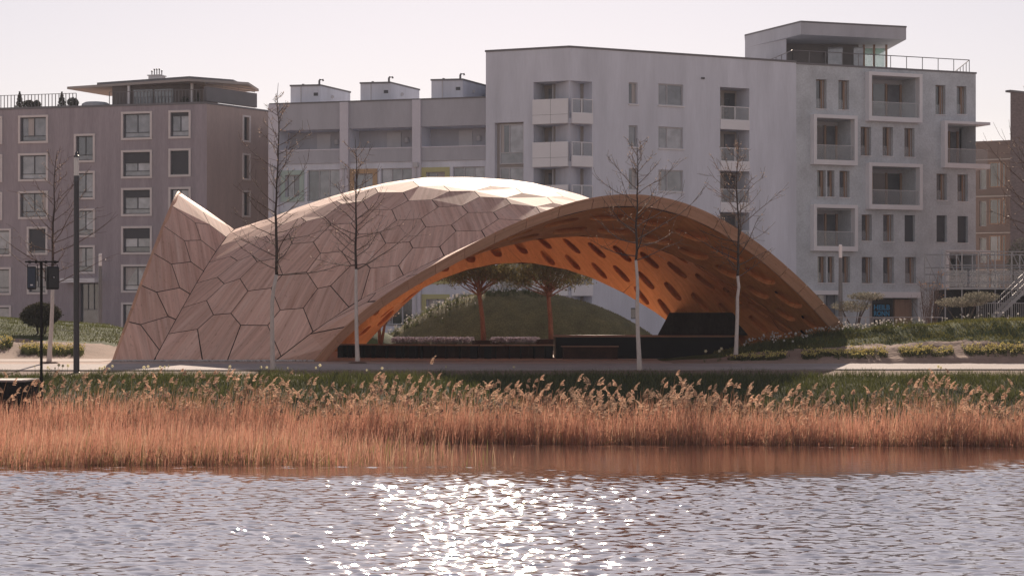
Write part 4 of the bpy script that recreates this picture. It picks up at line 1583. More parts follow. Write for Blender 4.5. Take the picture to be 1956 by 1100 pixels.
shell_of([Df], bk, D_Z - 0.05, M['concrete'], blockD)
mb = MB()
Df.box(mb, 0, Df.L + 0.05, -0.4, 0.06, D_Z, D_Z + 0.13)
mb.build('roof_edge', M['roof_dark'], blockD)
# roof pavilion
def dp2(px, Y):
    return (XAT(px, Y * CAM_SCALE), Y * CAM_SCALE)
q0, q1, q2 = dp2(1423, 158), dp2(1530, 150.6), dp2(1731, 153.4)
q3, q4 = (q2[0] - 0.6, 162 * CAM_SCALE), (q0[0] + 1.2, 166 * CAM_SCALE)
zr = ZC + (HY - 40) * 150.6 * CAM_SCALE / F
zd = zlev(D_Z)
zs = zr - 1.05 * CAM_SCALE                   # underside of the roof slab
mb = MB()
mb.prism([q0, q1, q2, q3, q4], zs, zr - 0.15)
rf = mb.build('pavilion_roof', M['grey_render'], blockD)
mb = MB()
cc = np.array([(q0[0] + q2[0]) / 2, 157 * CAM_SCALE])
mb.prism([tuple(cc + (np.array(q) - cc) * 1.006) for q in (q0, q1, q2, q3, q4)], zr - 0.15, zr)
mb.build('roof_edge', M['roof_dark'], rf)
mb = MB()
mb.prism([(q0[0], q0[1] + 0.01), dp2(1502, 153), dp2(1502, 158.3), (q0[0] + 1.2, 165 * CAM_SCALE)], zd - 0.1, zs)
mb.build('stair_core', M['grey_render'], blockD)
mb = MB()
mb.prism([dp2(1502, 155.6), dp2(1640, 156.4), dp2(1640, 161), dp2(1502, 161)], zd - 0.1, zs)
room = mb.build('roof_room', surf('dark_roof_room', (0.17, 0.15, 0.15), 0.8, 0.1, 1), blockD)
for a, b_ in ((1581, 1609), (1630, 1648)):
    mb = MB()
    mb.box((dp2(a, 155.5)[0], 155.35 * CAM_SCALE, zd), (dp2(b_, 155.5)[0], 155.45 * CAM_SCALE, zs - 0.35))
    mb.build('pane', M['glass'], room)
for a, b_ in ((1650, 1667), (1671, 1690)):
    mb = MB()
    mb.box((dp2(a, 156.5)[0], 156.5 * CAM_SCALE, zd), (dp2(b_, 156.5)[0], 156.5 * CAM_SCALE + 0.06, zs - 0.3))
    mb.build('pane', M['green_glass'], blockD)
for a in (1648, 1667.5, 1691):
    mb = MB()
    mb.box((dp2(a, 156.4)[0], 156.3 * CAM_SCALE, zd), (dp2(a, 156.4)[0] + 0.18, 156.3 * CAM_SCALE + 0.18, zs))
    mb.build('roof_post', M['wood_frame'], blockD)
mb = MB()
mb.box((dp2(1476, 158)[0], 157.6 * CAM_SCALE, zr - 0.02), (dp2(1496, 158)[0], 158.6 * CAM_SCALE, zr + 0.26))
mb.build('roof_vent', M['roof_dark'], blockD)
mb = MB()
mb.tube([(*dp2(1502, 158), zr), (*dp2(1502, 158), zr + 0.7)], 0.045, 6)
mb.build('roof_mast', M['roof_dark'], blockD)
mb = MB()
rb = Df.L - 0.25
zt, zb = zlev(D_Z + 1.12), zlev(D_Z + 0.12)
def rail_run(pts, step):
    for (xa, ya), (xb, yb) in zip(pts[:-1], pts[1:]):
        Lr = math.hypot(xb - xa, yb - ya)
        mb.tube([(xa, ya, zt), (xb, yb, zt)], 0.04, 5)
        mb.tube([(xa, ya, zb + 0.07), (xb, yb, zb + 0.07)], 0.03, 5)
        k = max(1, int(Lr / step))
        for i in range(k + 1):
            t = i / k
            mb.tube([(xa + (xb - xa) * t, ya + (yb - ya) * t, zb), (xa + (xb - xa) * t, ya + (yb - ya) * t, zt)], 0.035, 5)
ce = Df.pt(rb, -0.5, 0)[:2]
back_c = (ce[0] + 0.6, 160 * CAM_SCALE)
rail_run([dp2(1443, 156), Df.pt(0.1, -0.7, 0)[:2], ce, back_c], 1.5)
rail_run([back_c, dp2(1700, 161)], 1.7)
mb.build('roof_railing', M['rail_metal'], blockD)

# ------------------------------------------------------------------ E, F: blocks at the right edge
Ef = Facade(1846, 176, 1945, 174)
blockE = empty('apartment_block', (Ef.pt(3, 0, 0)[0], 176 * CAM_SCALE, 0), label='tan and brown block far behind the concrete block with loggia column', category='building')
EZ = Ef.uz(1900, 269)[1]
for k in range(4):
    y = 314 + 70 * k
    for (xa, xb) in ((1871, 1884),):
        u0, u1, z0, z1 = Ef.rect(xa, y, xb, y + 48)
        window(Ef, blockE, u0, u1, z0, z1, dp=0.3, gmat='dark_glass', fmat='light_frame', verts=())
    u0, u1, z0, z1 = Ef.rect(1890, y - 4, 1912, y + 44)
    window(Ef, blockE, u0, u1, z0, z1, dp=0.06, gmat='dark_glass', fmat='wood_frame', verts=(0.75,))
    u0, u1, z0, z1 = Ef.rect(1914, y - 4, 1921, y + 44)
    window(Ef, blockE, u0, u1, z0, z1, dp=0.06, gmat='dark_glass', fmat='wood_frame', verts=())
    mb = MB()
    zz = Ef.uz(1900, y - 8)[1]
    Ef.box(mb, 0, Ef.L, 0.003, 0.10, zz, zz + 0.1)
    mb.build('string_course', M['soffit'], blockE)
Ef.wall('wall', surf('brown_panel_cladding', (0.17, 0.125, 0.11), 0.8, 0.1, 0.5), blockE, -0.8, EZ)
mb = MB()
Ef.box(mb, Ef.uz(1862, 400)[0], Ef.uz(1887.5, 400)[0], 0.004, 0.02, 0, Ef.uz(1900, 306)[1])
shell_of([Ef], [Ef.pt(0, 0, 0)[:2], Ef.pt(Ef.L, 0, 0)[:2], (Ef.pt(Ef.L, 0, 0)[0], 190 * CAM_SCALE), (Ef.a[0], 190 * CAM_SCALE)], EZ - 0.02, M['brown_render'], blockE)
Ff = Facade(1930, 139, 2120, 146)
blockF = empty('apartment_block', (Ff.pt(1, 0, 0)[0], 139 * CAM_SCALE, 0), label='dark brick block cut off by the picture edge at far right', category='building')
FZ = Ff.uz(1940, 177)[1]
Ff.wall('wall', surf('dark_brick', (0.20, 0.165, 0.165), 0.9, 0.25, 3.0, (1, 1, 3), bump=0.4, bscale=10, fine=0.2), blockF, -0.8, FZ)
mb = MB()
Ff.box(mb, -0.05, Ff.L, -0.4, 0.05, FZ, FZ + 0.14)
mb.build('roof_edge', M['roof_dark'], blockF)
shell_of([Ff], [Ff.pt(0, 0, 0)[:2], Ff.pt(Ff.L, 0, 0)[:2], (Ff.pt(Ff.L, 0, 0)[0], 165 * CAM_SCALE), (Ff.a[0] + 11, 165 * CAM_SCALE)], FZ - 0.02, M['brown_render'], blockF)

# ================================================================== under the pavilion: benches, stage, planters
# long curved bench of brown steel boxes with a timber seat
bench = empty('curved_bench', (-1, 86, 0), label='long low curved bench of dark steel boxes with timber top under the arch', category='bench')
def bench_pt(t, off=0.0, z=0.0):
    """t 0..1 along the bench, off towards the back"""
    x = -7.9 + 9.75 * t
    y = 85.6 - 2.2 * t + 1.5 * (2 * t - 1) ** 2 * 0.8
    return np.array([x, y + off, z])
NB = 9
for i in range(NB):
    t0, t1 = i / NB + 0.002, (i + 1) / NB - 0.002
    a, b_ = bench_pt(t0), bench_pt(t1)
    d = b_ - a
    nn = np.array([-d[1], d[0], 0]) / np.linalg.norm(d)
    mb = MB()
    mb.obox(a + [0, 0, 0.555], d, nn * 0.62, (0, 0, 0.055))
    mb.build('seat_board', M['bench_wood'], bench)
    mb = MB()
    mb.obox(a + nn * 0.30 + [0, 0, 0.02], d, nn * 0.25, (0, 0, 0.53))
    mb.build('back_panel', M['corten'], bench)
    for k in range(2):
        q = a + d * (0.18 + 0.46 * k)
        mb = MB()
        mb.obox(q + nn * 0.02, d / np.linalg.norm(d) * (0.30 if (i + k) % 3 == 0 else 0.03), nn * 0.27, (0, 0, 0.552))
        mb.build('support', M['black_steel'], bench)
# black stage
stage = empty('black_stage', (5, 85, 0), label='long black steel stage front with thin pale top edge inside the pavilion', category='stage')
mb = MB()
xa, xb = XAT(1062, 84.5), XAT(1404, 84.5)
mb.box((xa, 84.5, -0.02), (xb, 89.5, 0.93))
mb.build('stage_body', M['black_steel'], stage)
mb = MB()
mb.box((xa - 0.03, 84.44, 0.932), (xb + 0.03, 89.5, 0.975))
mb.build('stage_deck', M['bench_wood'], stage)
mb = MB()
mb.box((XAT(1075, 83.6), 83.6, 0.0), (XAT(1180, 83.6), 84.2, 0.52))
lowb = mb.build('step_box', M['corten'], label='low dark step box standing before the stage front', category='step')
mb = MB()
mb.box((XAT(1072, 83.6), 83.56, 0.522), (XAT(1182, 83.6), 84.24, 0.56))
mb.build('step_board', M['bench_wood'], lowb)
# sloping concrete plinth the shell comes down on
Yp = 88.2
mb = MB()
x0, x1, x2, x3 = XAT(1256, Yp), XAT(1432, Yp), XAT(1432, Yp), XAT(1279, Yp)
zt = ZC + (HY - 597) * Yp / F
front = [(x0, Yp, 0.976), (x1, Yp, 0.976), (x2, Yp, zt), (x3, Yp, zt)]
backv = [(x0 + 0.6, Yp + 4.2, 0.976), (x1, Yp + 4.2, 0.976), (x2, Yp + 4.2, zt), (x3 + 0.6, Yp + 4.2, zt)]
mb.add(front + backv, [(0, 1, 2, 3), (7, 6, 5, 4), (0, 4, 5, 1), (1, 5, 6, 2), (2, 6, 7, 3), (3, 7, 4, 0)])
pl_o = mb.build('plinth_block', M['plinth'], label='dark concrete plinth with slanted end rising behind the stage', category='plinth')
# flat steel planters with the two pines
def planter(x0, x1, y, z0, z1, lab):
    mb = MB()
    t = 0.04
    mb.box((x0, y, z0), (x1, y + t, z1))
    mb.box((x0, y + 2.0 - t, z0), (x1, y + 2.0, z1))
    mb.box((x0, y + t, z0), (x0 + t, y + 2.0 - t, z1))
    mb.box((x1 - t, y + t, z0), (x1, y + 2.0 - t, z1))
    o = mb.build('planter', M['corten'], label=lab, category='planter', group='steel planters behind the bench')
    mb = MB()
    mb.box((x0 + t, y + t, z0), (x1 - t, y + 2.0 - t, z1 - 0.06))
    mb.build('planter_soil', M['soil'], o)
planter(XAT(902, 105), XAT(961, 105), 105, 0.0, 0.55, 'brown steel planter at the foot of the pine nearer the bench end')
planter(XAT(1024, 105), XAT(1066, 105), 105, 0.0, 0.60, 'brown steel planter at the foot of the pine beside the stage')
planter(XAT(705, 104), XAT(752, 104), 104, 0.0, 0.32, 'low dark planter holding the thin double-stemmed tree')

# ================================================================== street furniture
# tall lamp post
lx, ly = XAT(146, 71.0), 71.0
lz = float(bank_z(np.array(lx), np.array(ly)))
lamp = empty('street_lamp', (lx, ly, lz), label='tall dark lamp post with glass cylinder head beside the path', category='street lamp', group='lamp posts')
mb = MB()
mb.lathe([(0.13, lz - 0.05), (0.13, lz + 0.02), (0.11, lz + 0.03), (0.105, 3.0), (0.095, 6.68), (0.098, 6.69)], (lx, ly, 0), 16)
mb.build('pole', surf('dark_lamp_paint', (0.055, 0.05, 0.055), 0.45, 0.1, 2), lamp, smooth=False)
mb = MB()
mb.lathe([(0.098, 6.69), (0.098, 6.88)], (lx, ly, 0), 16)
mb.build('collar', M['grey_frame'], lamp)
mb = MB()
mb.lathe([(0.092, 6.88), (0.092, 7.54)], (lx, ly, 0), 16)
mb.build('glass_head', clear_glass('frosted_lamp_glass', (0.80, 0.76, 0.74), 0.75), lamp)
mb = MB()
mb.lathe([(0.10, 7.54), (0.10, 7.60), (0.05, 7.63), (0.05, 7.71), (0.02, 7.74)], (lx, ly, 0), 12)
mb.build('cap', M['grey_frame'], lamp)
def far_lamp(px, Y, ytop, lab):
    x = XAT(px, Y)
    zt = ZC - (ytop - HY) * Y / F
    o = empty('street_lamp', (x, Y, 0), label=lab, category='street lamp', group='lamp posts')
    mb = MB()
    mb.lathe([(0.13, -0.1), (0.12, 3.0), (0.10, zt - 0.75)], (x, Y, 0), 10)
    mb.build('pole', surf('grey_lamp_paint', (0.16, 0.16, 0.17), 0.5, 0.1, 2), o)
    mb = MB()
    mb.lathe([(0.10, zt - 0.75), (0.10, zt - 0.05), (0.05, zt)], (x, Y, 0), 10)
    mb.build('glass_head', M['white_frame'], o)
far_lamp(191.5, 118, 484, 'thin grey lamp post at the entrance of the brown block')
far_lamp(1605.5, 112, 467, 'thin grey lamp post behind the right foot of the pavilion')

# loudspeaker pole with two hanging boxes
sx_, sy_ = XAT(79, 60.3), 60.3
spk = empty('speaker_pole', (sx_, sy_, float(bank_z(np.array(sx_), np.array(sy_)))), label='thin black pole with crossbar standing in the bank grass', category='pole')
zt = ZC - (500 - HY) * sy_ / F
mb = MB()
mb.tube([(sx_, sy_, -0.9), (sx_, sy_, zt - 0.02)], 0.042, 10)
mb.build('pole', M['black_steel'], spk)
mb = MB()
mb.tube([(sx_ - 0.50, sy_, zt), (sx_ + 0.53, sy_, zt)], 0.024, 8)
mb.build('crossbar', M['black_steel'], spk)
for dx in (-0.36, -0.16, 0.14, 0.42):
    mb = MB()
    mb.box((sx_ + dx - 0.03, sy_ - 0.045, zt - 0.05), (sx_ + dx + 0.03, sy_ + 0.045, zt + 0.035))
    mb.build('clamp', M['black_steel'], spk)
def speaker(cx, cz, w, h, d, yaw, lab, bluish):
    c, s = math.cos(yaw), math.sin(yaw)
    def T(x, y, z):
        return (cx + x * c - y * s, sy_ + x * s + y * c, cz + z)
    mb = MB()
    # wedge-shaped cabinet: wide baffle, narrow back, chamfered ends
    prof = [(-w / 2, -d / 2), (w / 2, -d / 2), (w / 2, -d / 2 + 0.1), (w * 0.30, d / 2), (-w * 0.30, d / 2), (-w / 2, -d / 2 + 0.1)]
    lv = [(-h / 2, 0.90), (-h / 2 + 0.05, 1.0), (h / 2 - 0.05, 1.0), (h / 2, 0.90)]
    vs, fs = [], []
    for z, k in lv:
        vs += [T(x * k, y * k, z) for x, y in prof]
    for j in range(3):
        for i in range(6):
            fs.append((j * 6 + i, j * 6 + (i + 1) % 6, j * 6 + 6 + (i + 1) % 6, j * 6 + 6 + i))
    fs += [tuple(range(6))[::-1], tuple(range(18, 24))]
    mb.add(vs, fs)
    o = mb.build('loudspeaker', surf('speaker_cabinet', (0.022, 0.023, 0.028), 0.6, 0.2, 6, fine=0.2), label=lab, category='loudspeaker', group='loudspeakers on the pole')
    mb = MB()
    g = [T(x, -d / 2 - 0.012, z) for x, z in ((-w * 0.42, -h * 0.43), (w * 0.42, -h * 0.43), (w * 0.42, h * 0.43), (-w * 0.42, h * 0.43))]
    g2 = [T(x, -d / 2 + 0.004, z) for x, z in ((-w * 0.42, -h * 0.43), (w * 0.42, -h * 0.43), (w * 0.42, h * 0.43), (-w * 0.42, h * 0.43))]
    mb.add(g + g2, [(0, 1, 2, 3), (0, 4, 5, 1), (1, 5, 6, 2), (2, 6, 7, 3), (3, 7, 4, 0)])
    mb.build('grille', surf('speaker_grille', (0.03, 0.045, 0.075) if bluish else (0.03, 0.03, 0.034), 0.5, 0.2, 30, fine=0.3), o)
    if bluish:
        mb = MB()
        mb.add([T(x, -d / 2 - 0.016, z) for x, z in ((-0.035, -h * 0.34), (0.045, -h * 0.34), (0.045, -h * 0.28), (-0.035, -h * 0.28))], [(0, 1, 2, 3)])
        mb.build('badge', M['white_frame'], o)
    else:
        mb = MB()
        q = T(0, -d / 2 - 0.03, 0.02)
        mb.lathe([(0.012, -0.02), (0.022, 0.0), (0.012, 0.02)], q, 8)
        mb.build('badge', M['white_frame'], o)
    mb = MB()
    mb.tube([T(-w * 0.5 - 0.015, 0, -0.1), T(-w * 0.5 - 0.015, 0, h / 2 + 0.06), T(w * 0.5 + 0.015, 0, h / 2 + 0.06), T(w * 0.5 + 0.015, 0, -0.1)], 0.014, 6)
    mb.build('yoke', M['black_steel'], o)
speaker(XAT(62, 60.3), ZC - (531 - HY) * 60.3 / F, 0.27, 0.70, 0.34, R(4), 'bluish black loudspeaker hanging left of the pole, facing the lake', True)
speaker(XAT(98, 60.3), ZC - (531 - HY) * 60.3 / F, 0.36, 0.70, 0.36, R(35), 'dark loudspeaker hanging right of the pole, turned away', False)

# black block with pale lid at the left edge
bx0, by0 = XAT(-70, 58), 57.9
mb = MB()
zt = ZC - (729 - HY) * 58 / F
mb.box((bx0, by0, -1.6), (XAT(50, 58), by0 + 1.6, zt))
blk = mb.build('black_box', M['black_steel'], label='black box with pale lid at the left edge of the grassy bank', category='box')
mb = MB()
mb.box((bx0 - 0.02, by0 - 0.03, zt + 0.002), (XAT(52, 58), by0 + 1.63, zt + 0.055))
mb.build('lid', surf('pale_lid', (0.40, 0.34, 0.32), 0.6, 0.1, 2), blk)

# steel platform with stairs and railings at the right
plat = empty('steel_platform', (XAT(1890, 118), 118, 0), label='grey steel scaffold platform with stairs and barred fence near right edge', category='platform')
M['galv'] = surf('galvanised_steel', (0.34, 0.335, 0.345), 0.45, 0.12, 2, metal=0.3)
Yq = 118.0
def px2(px, py, Y=Yq):
    q = P(px, py, Y)
    return q
zdeck, ztop = P(0, 549, Yq)[2], P(0, 481, Yq)[2]
xl, xr = XAT(1806, Yq), XAT(2060, Yq)
mb = MB()
mb.box((xl, Yq, zdeck - 0.12), (xr, Yq + 6, zdeck))
mb.build('deck', M['galv'], plat)
mb = MB()
mb.box((xl + 0.6, Yq + 1.0, -0.1), (xr, Yq + 6, zdeck - 0.13))
mb.build('under_deck_box', M['black_steel'], plat)  # black box filling the space below the deck
for yy in (Yq + 0.05, Yq + 5.9):
    mb = MB()
    for zz in (ztop, zdeck + (ztop - zdeck) * 0.62, zdeck + 0.9, zdeck + 0.35):
        mb.tube([(xl, yy, zz), (xr, yy, zz)], 0.04, 5)
    for i in range(9):
        xx = xl + (xr - xl) * i / 8
        mb.tube([(xx, yy, zdeck - 0.1 if yy > Yq + 1 else -0.1), (xx, yy, ztop + 0.05)], 0.045, 5)
        if i < 8 and i % 2 == 0:
            mb.tube([(xx, yy, ztop), (xx + (xr - xl) / 8, yy, zdeck)], 0.03, 5)
    mb.build('scaffold_frame', M['galv'], plat)
for i in range(6):
    x0 = xl + 0.1 + (xr - xl) * i / 6
    mb = MB()
    mb.box((x0, Yq - 0.02, zdeck + 0.05), (x0 + (xr - xl) / 6 - 0.12, Yq + 0.0, zdeck + 1.05))
    mb.build('mesh_panel', clear_glass('fine_mesh', (0.30, 0.30, 0.32), 0.35), plat)
# stair flight and barred fence
mb = MB()
sa, sb = P(1905, 580, Yq - 2.5), P(1985, 505, Yq - 2.5)
for off in (0, 1.4):
    mb.obox((sa[0], Yq - 2.5 + off, sa[2] - 0.9), (sb[0] - sa[0], 0, sb[2] - sa[2]), (0, 0.08, 0), (0, 0, 0.25))
    mb.tube([(sa[0], Yq - 2.5 + off, sa[2]), (sb[0], Yq - 2.5 + off, sb[2])], 0.035, 6)
    for i in range(22):
        t = i / 21
        q = sa + (sb - sa) * t
        mb.tube([(q[0], Yq - 2.5 + off, q[2] - 0.8), (q[0], Yq - 2.5 + off, q[2])], 0.016, 4)
for i in range(11):
    t = i / 11
    q = sa + (sb - sa) * t
    mb.box((q[0], Yq - 2.4, q[2] - 0.78), (q[0] + 0.26, Yq - 1.18, q[2] - 0.74))
mb.build('stair_flight', M['galv'], plat)
mb = MB()
xa, xb = XAT(1866, Yq - 4), XAT(2010, Yq - 4)
zf = P(0, 579, Yq - 4)[2]
mb.tube([(xa, Yq - 4, zf), (xb, Yq - 4, zf)], 0.03, 5)
mb.tube([(xa, Yq - 4, 0.35), (xb, Yq - 4, 0.35)], 0.03, 5)
k = int((xb - xa) / 0.12)
for i in range(k + 1):
    xx = xa + (xb - xa) * i / k
    mb.box((xx - 0.012, Yq - 4.012, 0), (xx + 0.012, Yq - 3.988, zf))
mb.build('barred_fence', M['galv'], plat)
mb = MB()
xa, xb = XAT(1580, 108), XAT(1800, 108)
zf = P(0, 606, 108)[2]
for zz in (zf, zf - 0.55):
    mb.tube([(xa, 108, zz), (xb, 108, zz)], 0.022, 5)
for i in range(7):
    xx = xa + (xb - xa) * i / 6
    mb.tube([(xx, 108, 0), (xx, 108, zf + 0.02)], 0.03, 5)
mb.build('garden_fence', M['galv'], label='thin steel garden fence in front of the concrete block', category='fence')

# ================================================================== trees
M['bark_dark'] = surf('dark_bark', (0.070, 0.050, 0.044), 0.85, 0.35, 4, (1, 1, 0.3), bump=0.6, bscale=12, fine=0.3)
M['limewash'] = surf('limewashed_bark', (0.66, 0.58, 0.53), 0.9, 0.10, 2, (1, 1, 0.3), bump=0.3, bscale=15, fine=0.10)
M['twig'] = surf('twig_bark', (0.15, 0.105, 0.088), 0.8, 0.3, 5, spec=0.25)
M['bud'] = foliage('pale_bud', (0.42, 0.30, 0.22), (0.75, 0.60, 0.50), 0.45, 0.35)
M['pine_bark'] = surf('reddish_pine_bark', (0.27, 0.125, 0.08), 0.9, 0.3, 3, (1, 1, 0.35), bump=0.6, bscale=10, fine=0.3)
M['needle'] = foliage('pine_needle', (0.075, 0.070, 0.025), (0.19, 0.155, 0.06), 0.45)
M['evergreen'] = foliage('box_leaf', (0.035, 0.035, 0.018), (0.075, 0.065, 0.03), 0.3)
M['blossom'] = foliage('cream_blossom', (0.10, 0.10, 0.06), (0.34, 0.31, 0.25), 0.4)

def leaf_cloud(name, pts, size, mat, parent, rnd, aspect=1.0, **props):
    """small folded faces at the given points, random attitude"""
    n_ = len(pts)
    d1 = rnd.normal(size=(n_, 3))
    d1 /= np.linalg.norm(d1, axis=1)[:, None]
    d2 = np.cross(d1, rnd.normal(size=(n_, 3)))
    d2 /= np.linalg.norm(d2, axis=1)[:, None] + 1e-9
    s = (size * (0.6 + 0.8 * rnd.random(n_)))[:, None]
    v = np.stack([pts - d1 * s * aspect, pts + d2 * s * 0.45, pts + d1 * s * aspect, pts - d2 * s * 0.45], 1).reshape(-1, 3)
    f = np.arange(n_ * 4)
    return fast_mesh(name, v, f, 4, mat, parent, **props)

def bare_tree(px, Y, zbase, ytop, ypaint, lab, seed, lean=0.0, spread=1.0, r0=0.085, low=None):
    """young street tree: whitewashed stem, dark leader, rising twigs set with pale buds"""
    rnd = np.random.default_rng(seed)
    x = XAT(px, Y)
    ztop = ZC - (ytop - HY) * Y / F
    zp = ZC - (ypaint - HY) * Y / F
    t = empty('bare_tree', (x, Y, zbase), label=lab, category='tree', group='young bare trees along the path')
    N = 26
    zz = np.linspace(zbase - 0.05, ztop, N)
    wob = np.cumsum(rnd.normal(size=(N, 2)) * 0.035, axis=0)
    fr = np.clip((zz - zbase) / (ztop - zbase), 0, 1)
    cxy = np.stack([x + lean * fr + wob[:, 0] * (fr > 0.3) * 0.8, Y + wob[:, 1] * 0.8], 1)
    bend = 0.05 * math.sin(seed) * np.sin(fr * math.pi * 2)
    ctr = np.column_stack([cxy[:, 0] + bend, cxy[:, 1], zz])
    rad = r0 * (1 - 0.45 * np.clip(fr / 0.5, 0, 1)) * np.where(fr > 0.5, 1 - 1.0 * (fr - 0.5) / 0.5 * 0.86, 1)
    rad[0] *= 1.25
    def at(z):
        return np.array([np.interp(z, zz, ctr[:, 0]), np.interp(z, zz, ctr[:, 1]), z])
    zs = np.concatenate([[zbase - 0.05], np.linspace(zbase + 0.15, zp, 8)])
    mb = MB()
    mb.tube([at(z) for z in zs], np.interp(zs, zz, rad) + 0.004, 10)
    mb.build('whitewashed_trunk', M['limewash'], t, smooth=True)
    zs = np.linspace(zp - 0.02, ztop, 16)
    mb = MB()
    mb.tube([at(z) for z in zs], np.interp(zs, zz, rad), 8)
    mb.build('upper_trunk', M['bark_dark'], t, smooth=True)
    buds = []
    tw = MB()
    nb = int((ztop - zp) * 6.2)
    for i in range(nb):
        f0 = (i + rnd.random() * 0.6) / nb
        z0 = zp - 0.15 + (ztop - zp) * (0.02 + 0.93 * f0)
        ang = i * 2.4 + rnd.normal() * 0.4
        Lb = spread * (2.5 * (1 - f0) ** 0.7 + 0.35) * (0.5 + 0.65 * rnd.random())
        up = 0.16 + 0.75 * f0 + rnd.normal() * 0.14
        p = at(z0)
        d = np.array([math.cos(ang), math.sin(ang), up])
        d /= np.linalg.norm(d)
        K = 9
        pts = [p]
        curl = rnd.normal() * 0.10
        for k in range(1, K):
            d = d + np.array([rnd.normal() * 0.09 - math.sin(ang) * curl * 0.3, rnd.normal() * 0.09 + math.cos(ang) * curl * 0.3, 0.05 + rnd.normal() * 0.05])
            d /= np.linalg.norm(d)
            pts.append(pts[-1] + d * Lb / (K - 1))
        rb = 0.011 + 0.013 * (1 - f0) * Lb / 2
        tw.tube(pts, np.linspace(rb, 0.005, K), 5, cap=False)
        pts = np.array(pts)
        for k in range(2, K):
            for _ in range(2):
                if rnd.random() < 0.66:
                    q = pts[k - 1] + (pts[k] - pts[k - 1]) * rnd.random()
                    d2 = (pts[k] - pts[k - 1]) / np.linalg.norm(pts[k] - pts[k - 1]) + rnd.normal(size=3) * 0.65
                    d2 /= np.linalg.norm(d2)
                    L2_ = Lb * (0.10 + 0.24 * rnd.random())
                    m1 = q + d2 * L2_ * 0.5 + rnd.normal(size=3) * 0.02
                    e1 = q + d2 * L2_ + np.array([0, 0, 0.10 * L2_]) + rnd.normal(size=3) * 0.03
                    tw.tube([q, m1, e1], [0.0060, 0.0052, 0.0042], 4, cap=False)
                    for s in np.linspace(0.3, 1, 4):
                        if rnd.random() < 0.42:
                            buds.append(q + (e1 - q) * s + rnd.normal(size=3) * 0.004)
            if rnd.random() < 0.7:
                buds.append(pts[k] + rnd.normal(size=3) * 0.01)
    br = tw.build('branches', M['twig'], t, smooth=True)
    leaf_cloud('buds', np.array(buds), 0.022, M['bud'], t, rnd, 1.3, kind='stuff')
    # a collar of soil round the foot
    mb = MB()
    mb.lathe([(0.38, 0.0), (0.24, 0.04), (0.10, 0.06)], (x, Y, zbase + 0.004), 14)
    mb.build('soil_ring', M['soil'], t, smooth=True)
    return t

bare_tree(521, 72.0, -0.20, 160, 525, 'tallest bare tree with whitewashed trunk, in front of the dome', 11, lean=0.15, spread=1.0)
bare_tree(683, 77.4, -0.01, 262, 514, 'slender bare tree with whitewashed trunk where dome meets the arch rim', 12, lean=-0.12, spread=0.95, r0=0.085)
bare_tree(1222, 71.8, -0.20, 265, 497, 'bare tree with whitewashed trunk in front of the arch crown', 23, lean=-0.22, spread=1.15, r0=0.085)
bare_tree(1405, 77.8, 0.25, 258, 527, 'bare tree with whitewashed trunk on the sand near the right foot', 14, lean=0.08, spread=1.05, r0=0.08)
bare_tree(94, 77.4, -0.01, 288, 545, 'bare tree with whitewashed trunk beside the tall lamp post', 15, lean=0.25, spread=1.15, r0=0.09)

def pine(px, Y, zb, ycrown0, ycrown1, wpx, lab, seed, lean):
    rnd = np.random.default_rng(seed)
    x = XAT(px, Y)
    t = empty('pine_tree', (x, Y, zb), label=lab, category='tree', group='umbrella pines before the mound')
    z0 = ZC - (ycrown1 - HY) * Y / F
    z1 = ZC - (ycrown0 - HY) * Y / F
    w = wpx / F * Y / 2
    mb = MB()
    pts = [(x, Y, zb - 0.1), (x - lean * 0.25, Y, zb + (z0 - zb) * 0.5), (x - lean * 0.8, Y, z0), (x - lean, Y, (z0 + z1) / 2)]
    mb.tube(pts, [0.16, 0.13, 0.115, 0.06], 10)
    mb.build('trunk', M['pine_bark'], t, smooth=True)
    top = np.array([x - lean * 0.8, Y, z0])
    mb = MB()
    clumps = []
    for i in range(26):
        a = i * 2.4
        rr = w * math.sqrt((i + 0.5) / 26)
        e = np.array([top[0] + rr * math.cos(a), Y + rr * math.sin(a), z0 + 0.25 + (z1 - z0 - 0.3) * (1 - (rr / w) ** 2 * 0.65) * (0.55 + 0.45 * rnd.random())])
        s0 = top + np.array([0, 0, rnd.random() * 0.5 - 0.15])
        mid = (s0 + e) / 2 + rnd.normal(size=3) * 0.08 + np.array([0, 0, -0.05])
        mb.tube([s0, mid, e], [0.045, 0.028, 0.010], 5)
        clumps.append(e)
        clumps.append((mid + e) / 2 + np.array([0, 0, 0.1]))
    mb.build('limbs', M['pine_bark'], t, smooth=True)
    allp = []
    for c in clumps:
        k = 120
        q = rnd.normal(size=(k, 3)) * np.array([0.27, 0.27, 0.19]) + c
        allp.append(q)
    leaf_cloud('crown', np.concatenate(allp), 0.060, M['needle'], t, rnd, 1.9)
pine(924, 106, 0.5, 470, 562, 150, 'umbrella pine with reddish trunk nearer the bench end', 31, 0.30)
pine(1053, 106, 0.55, 466, 565, 155, 'umbrella pine with reddish trunk beside the stage', 32, 0.20)

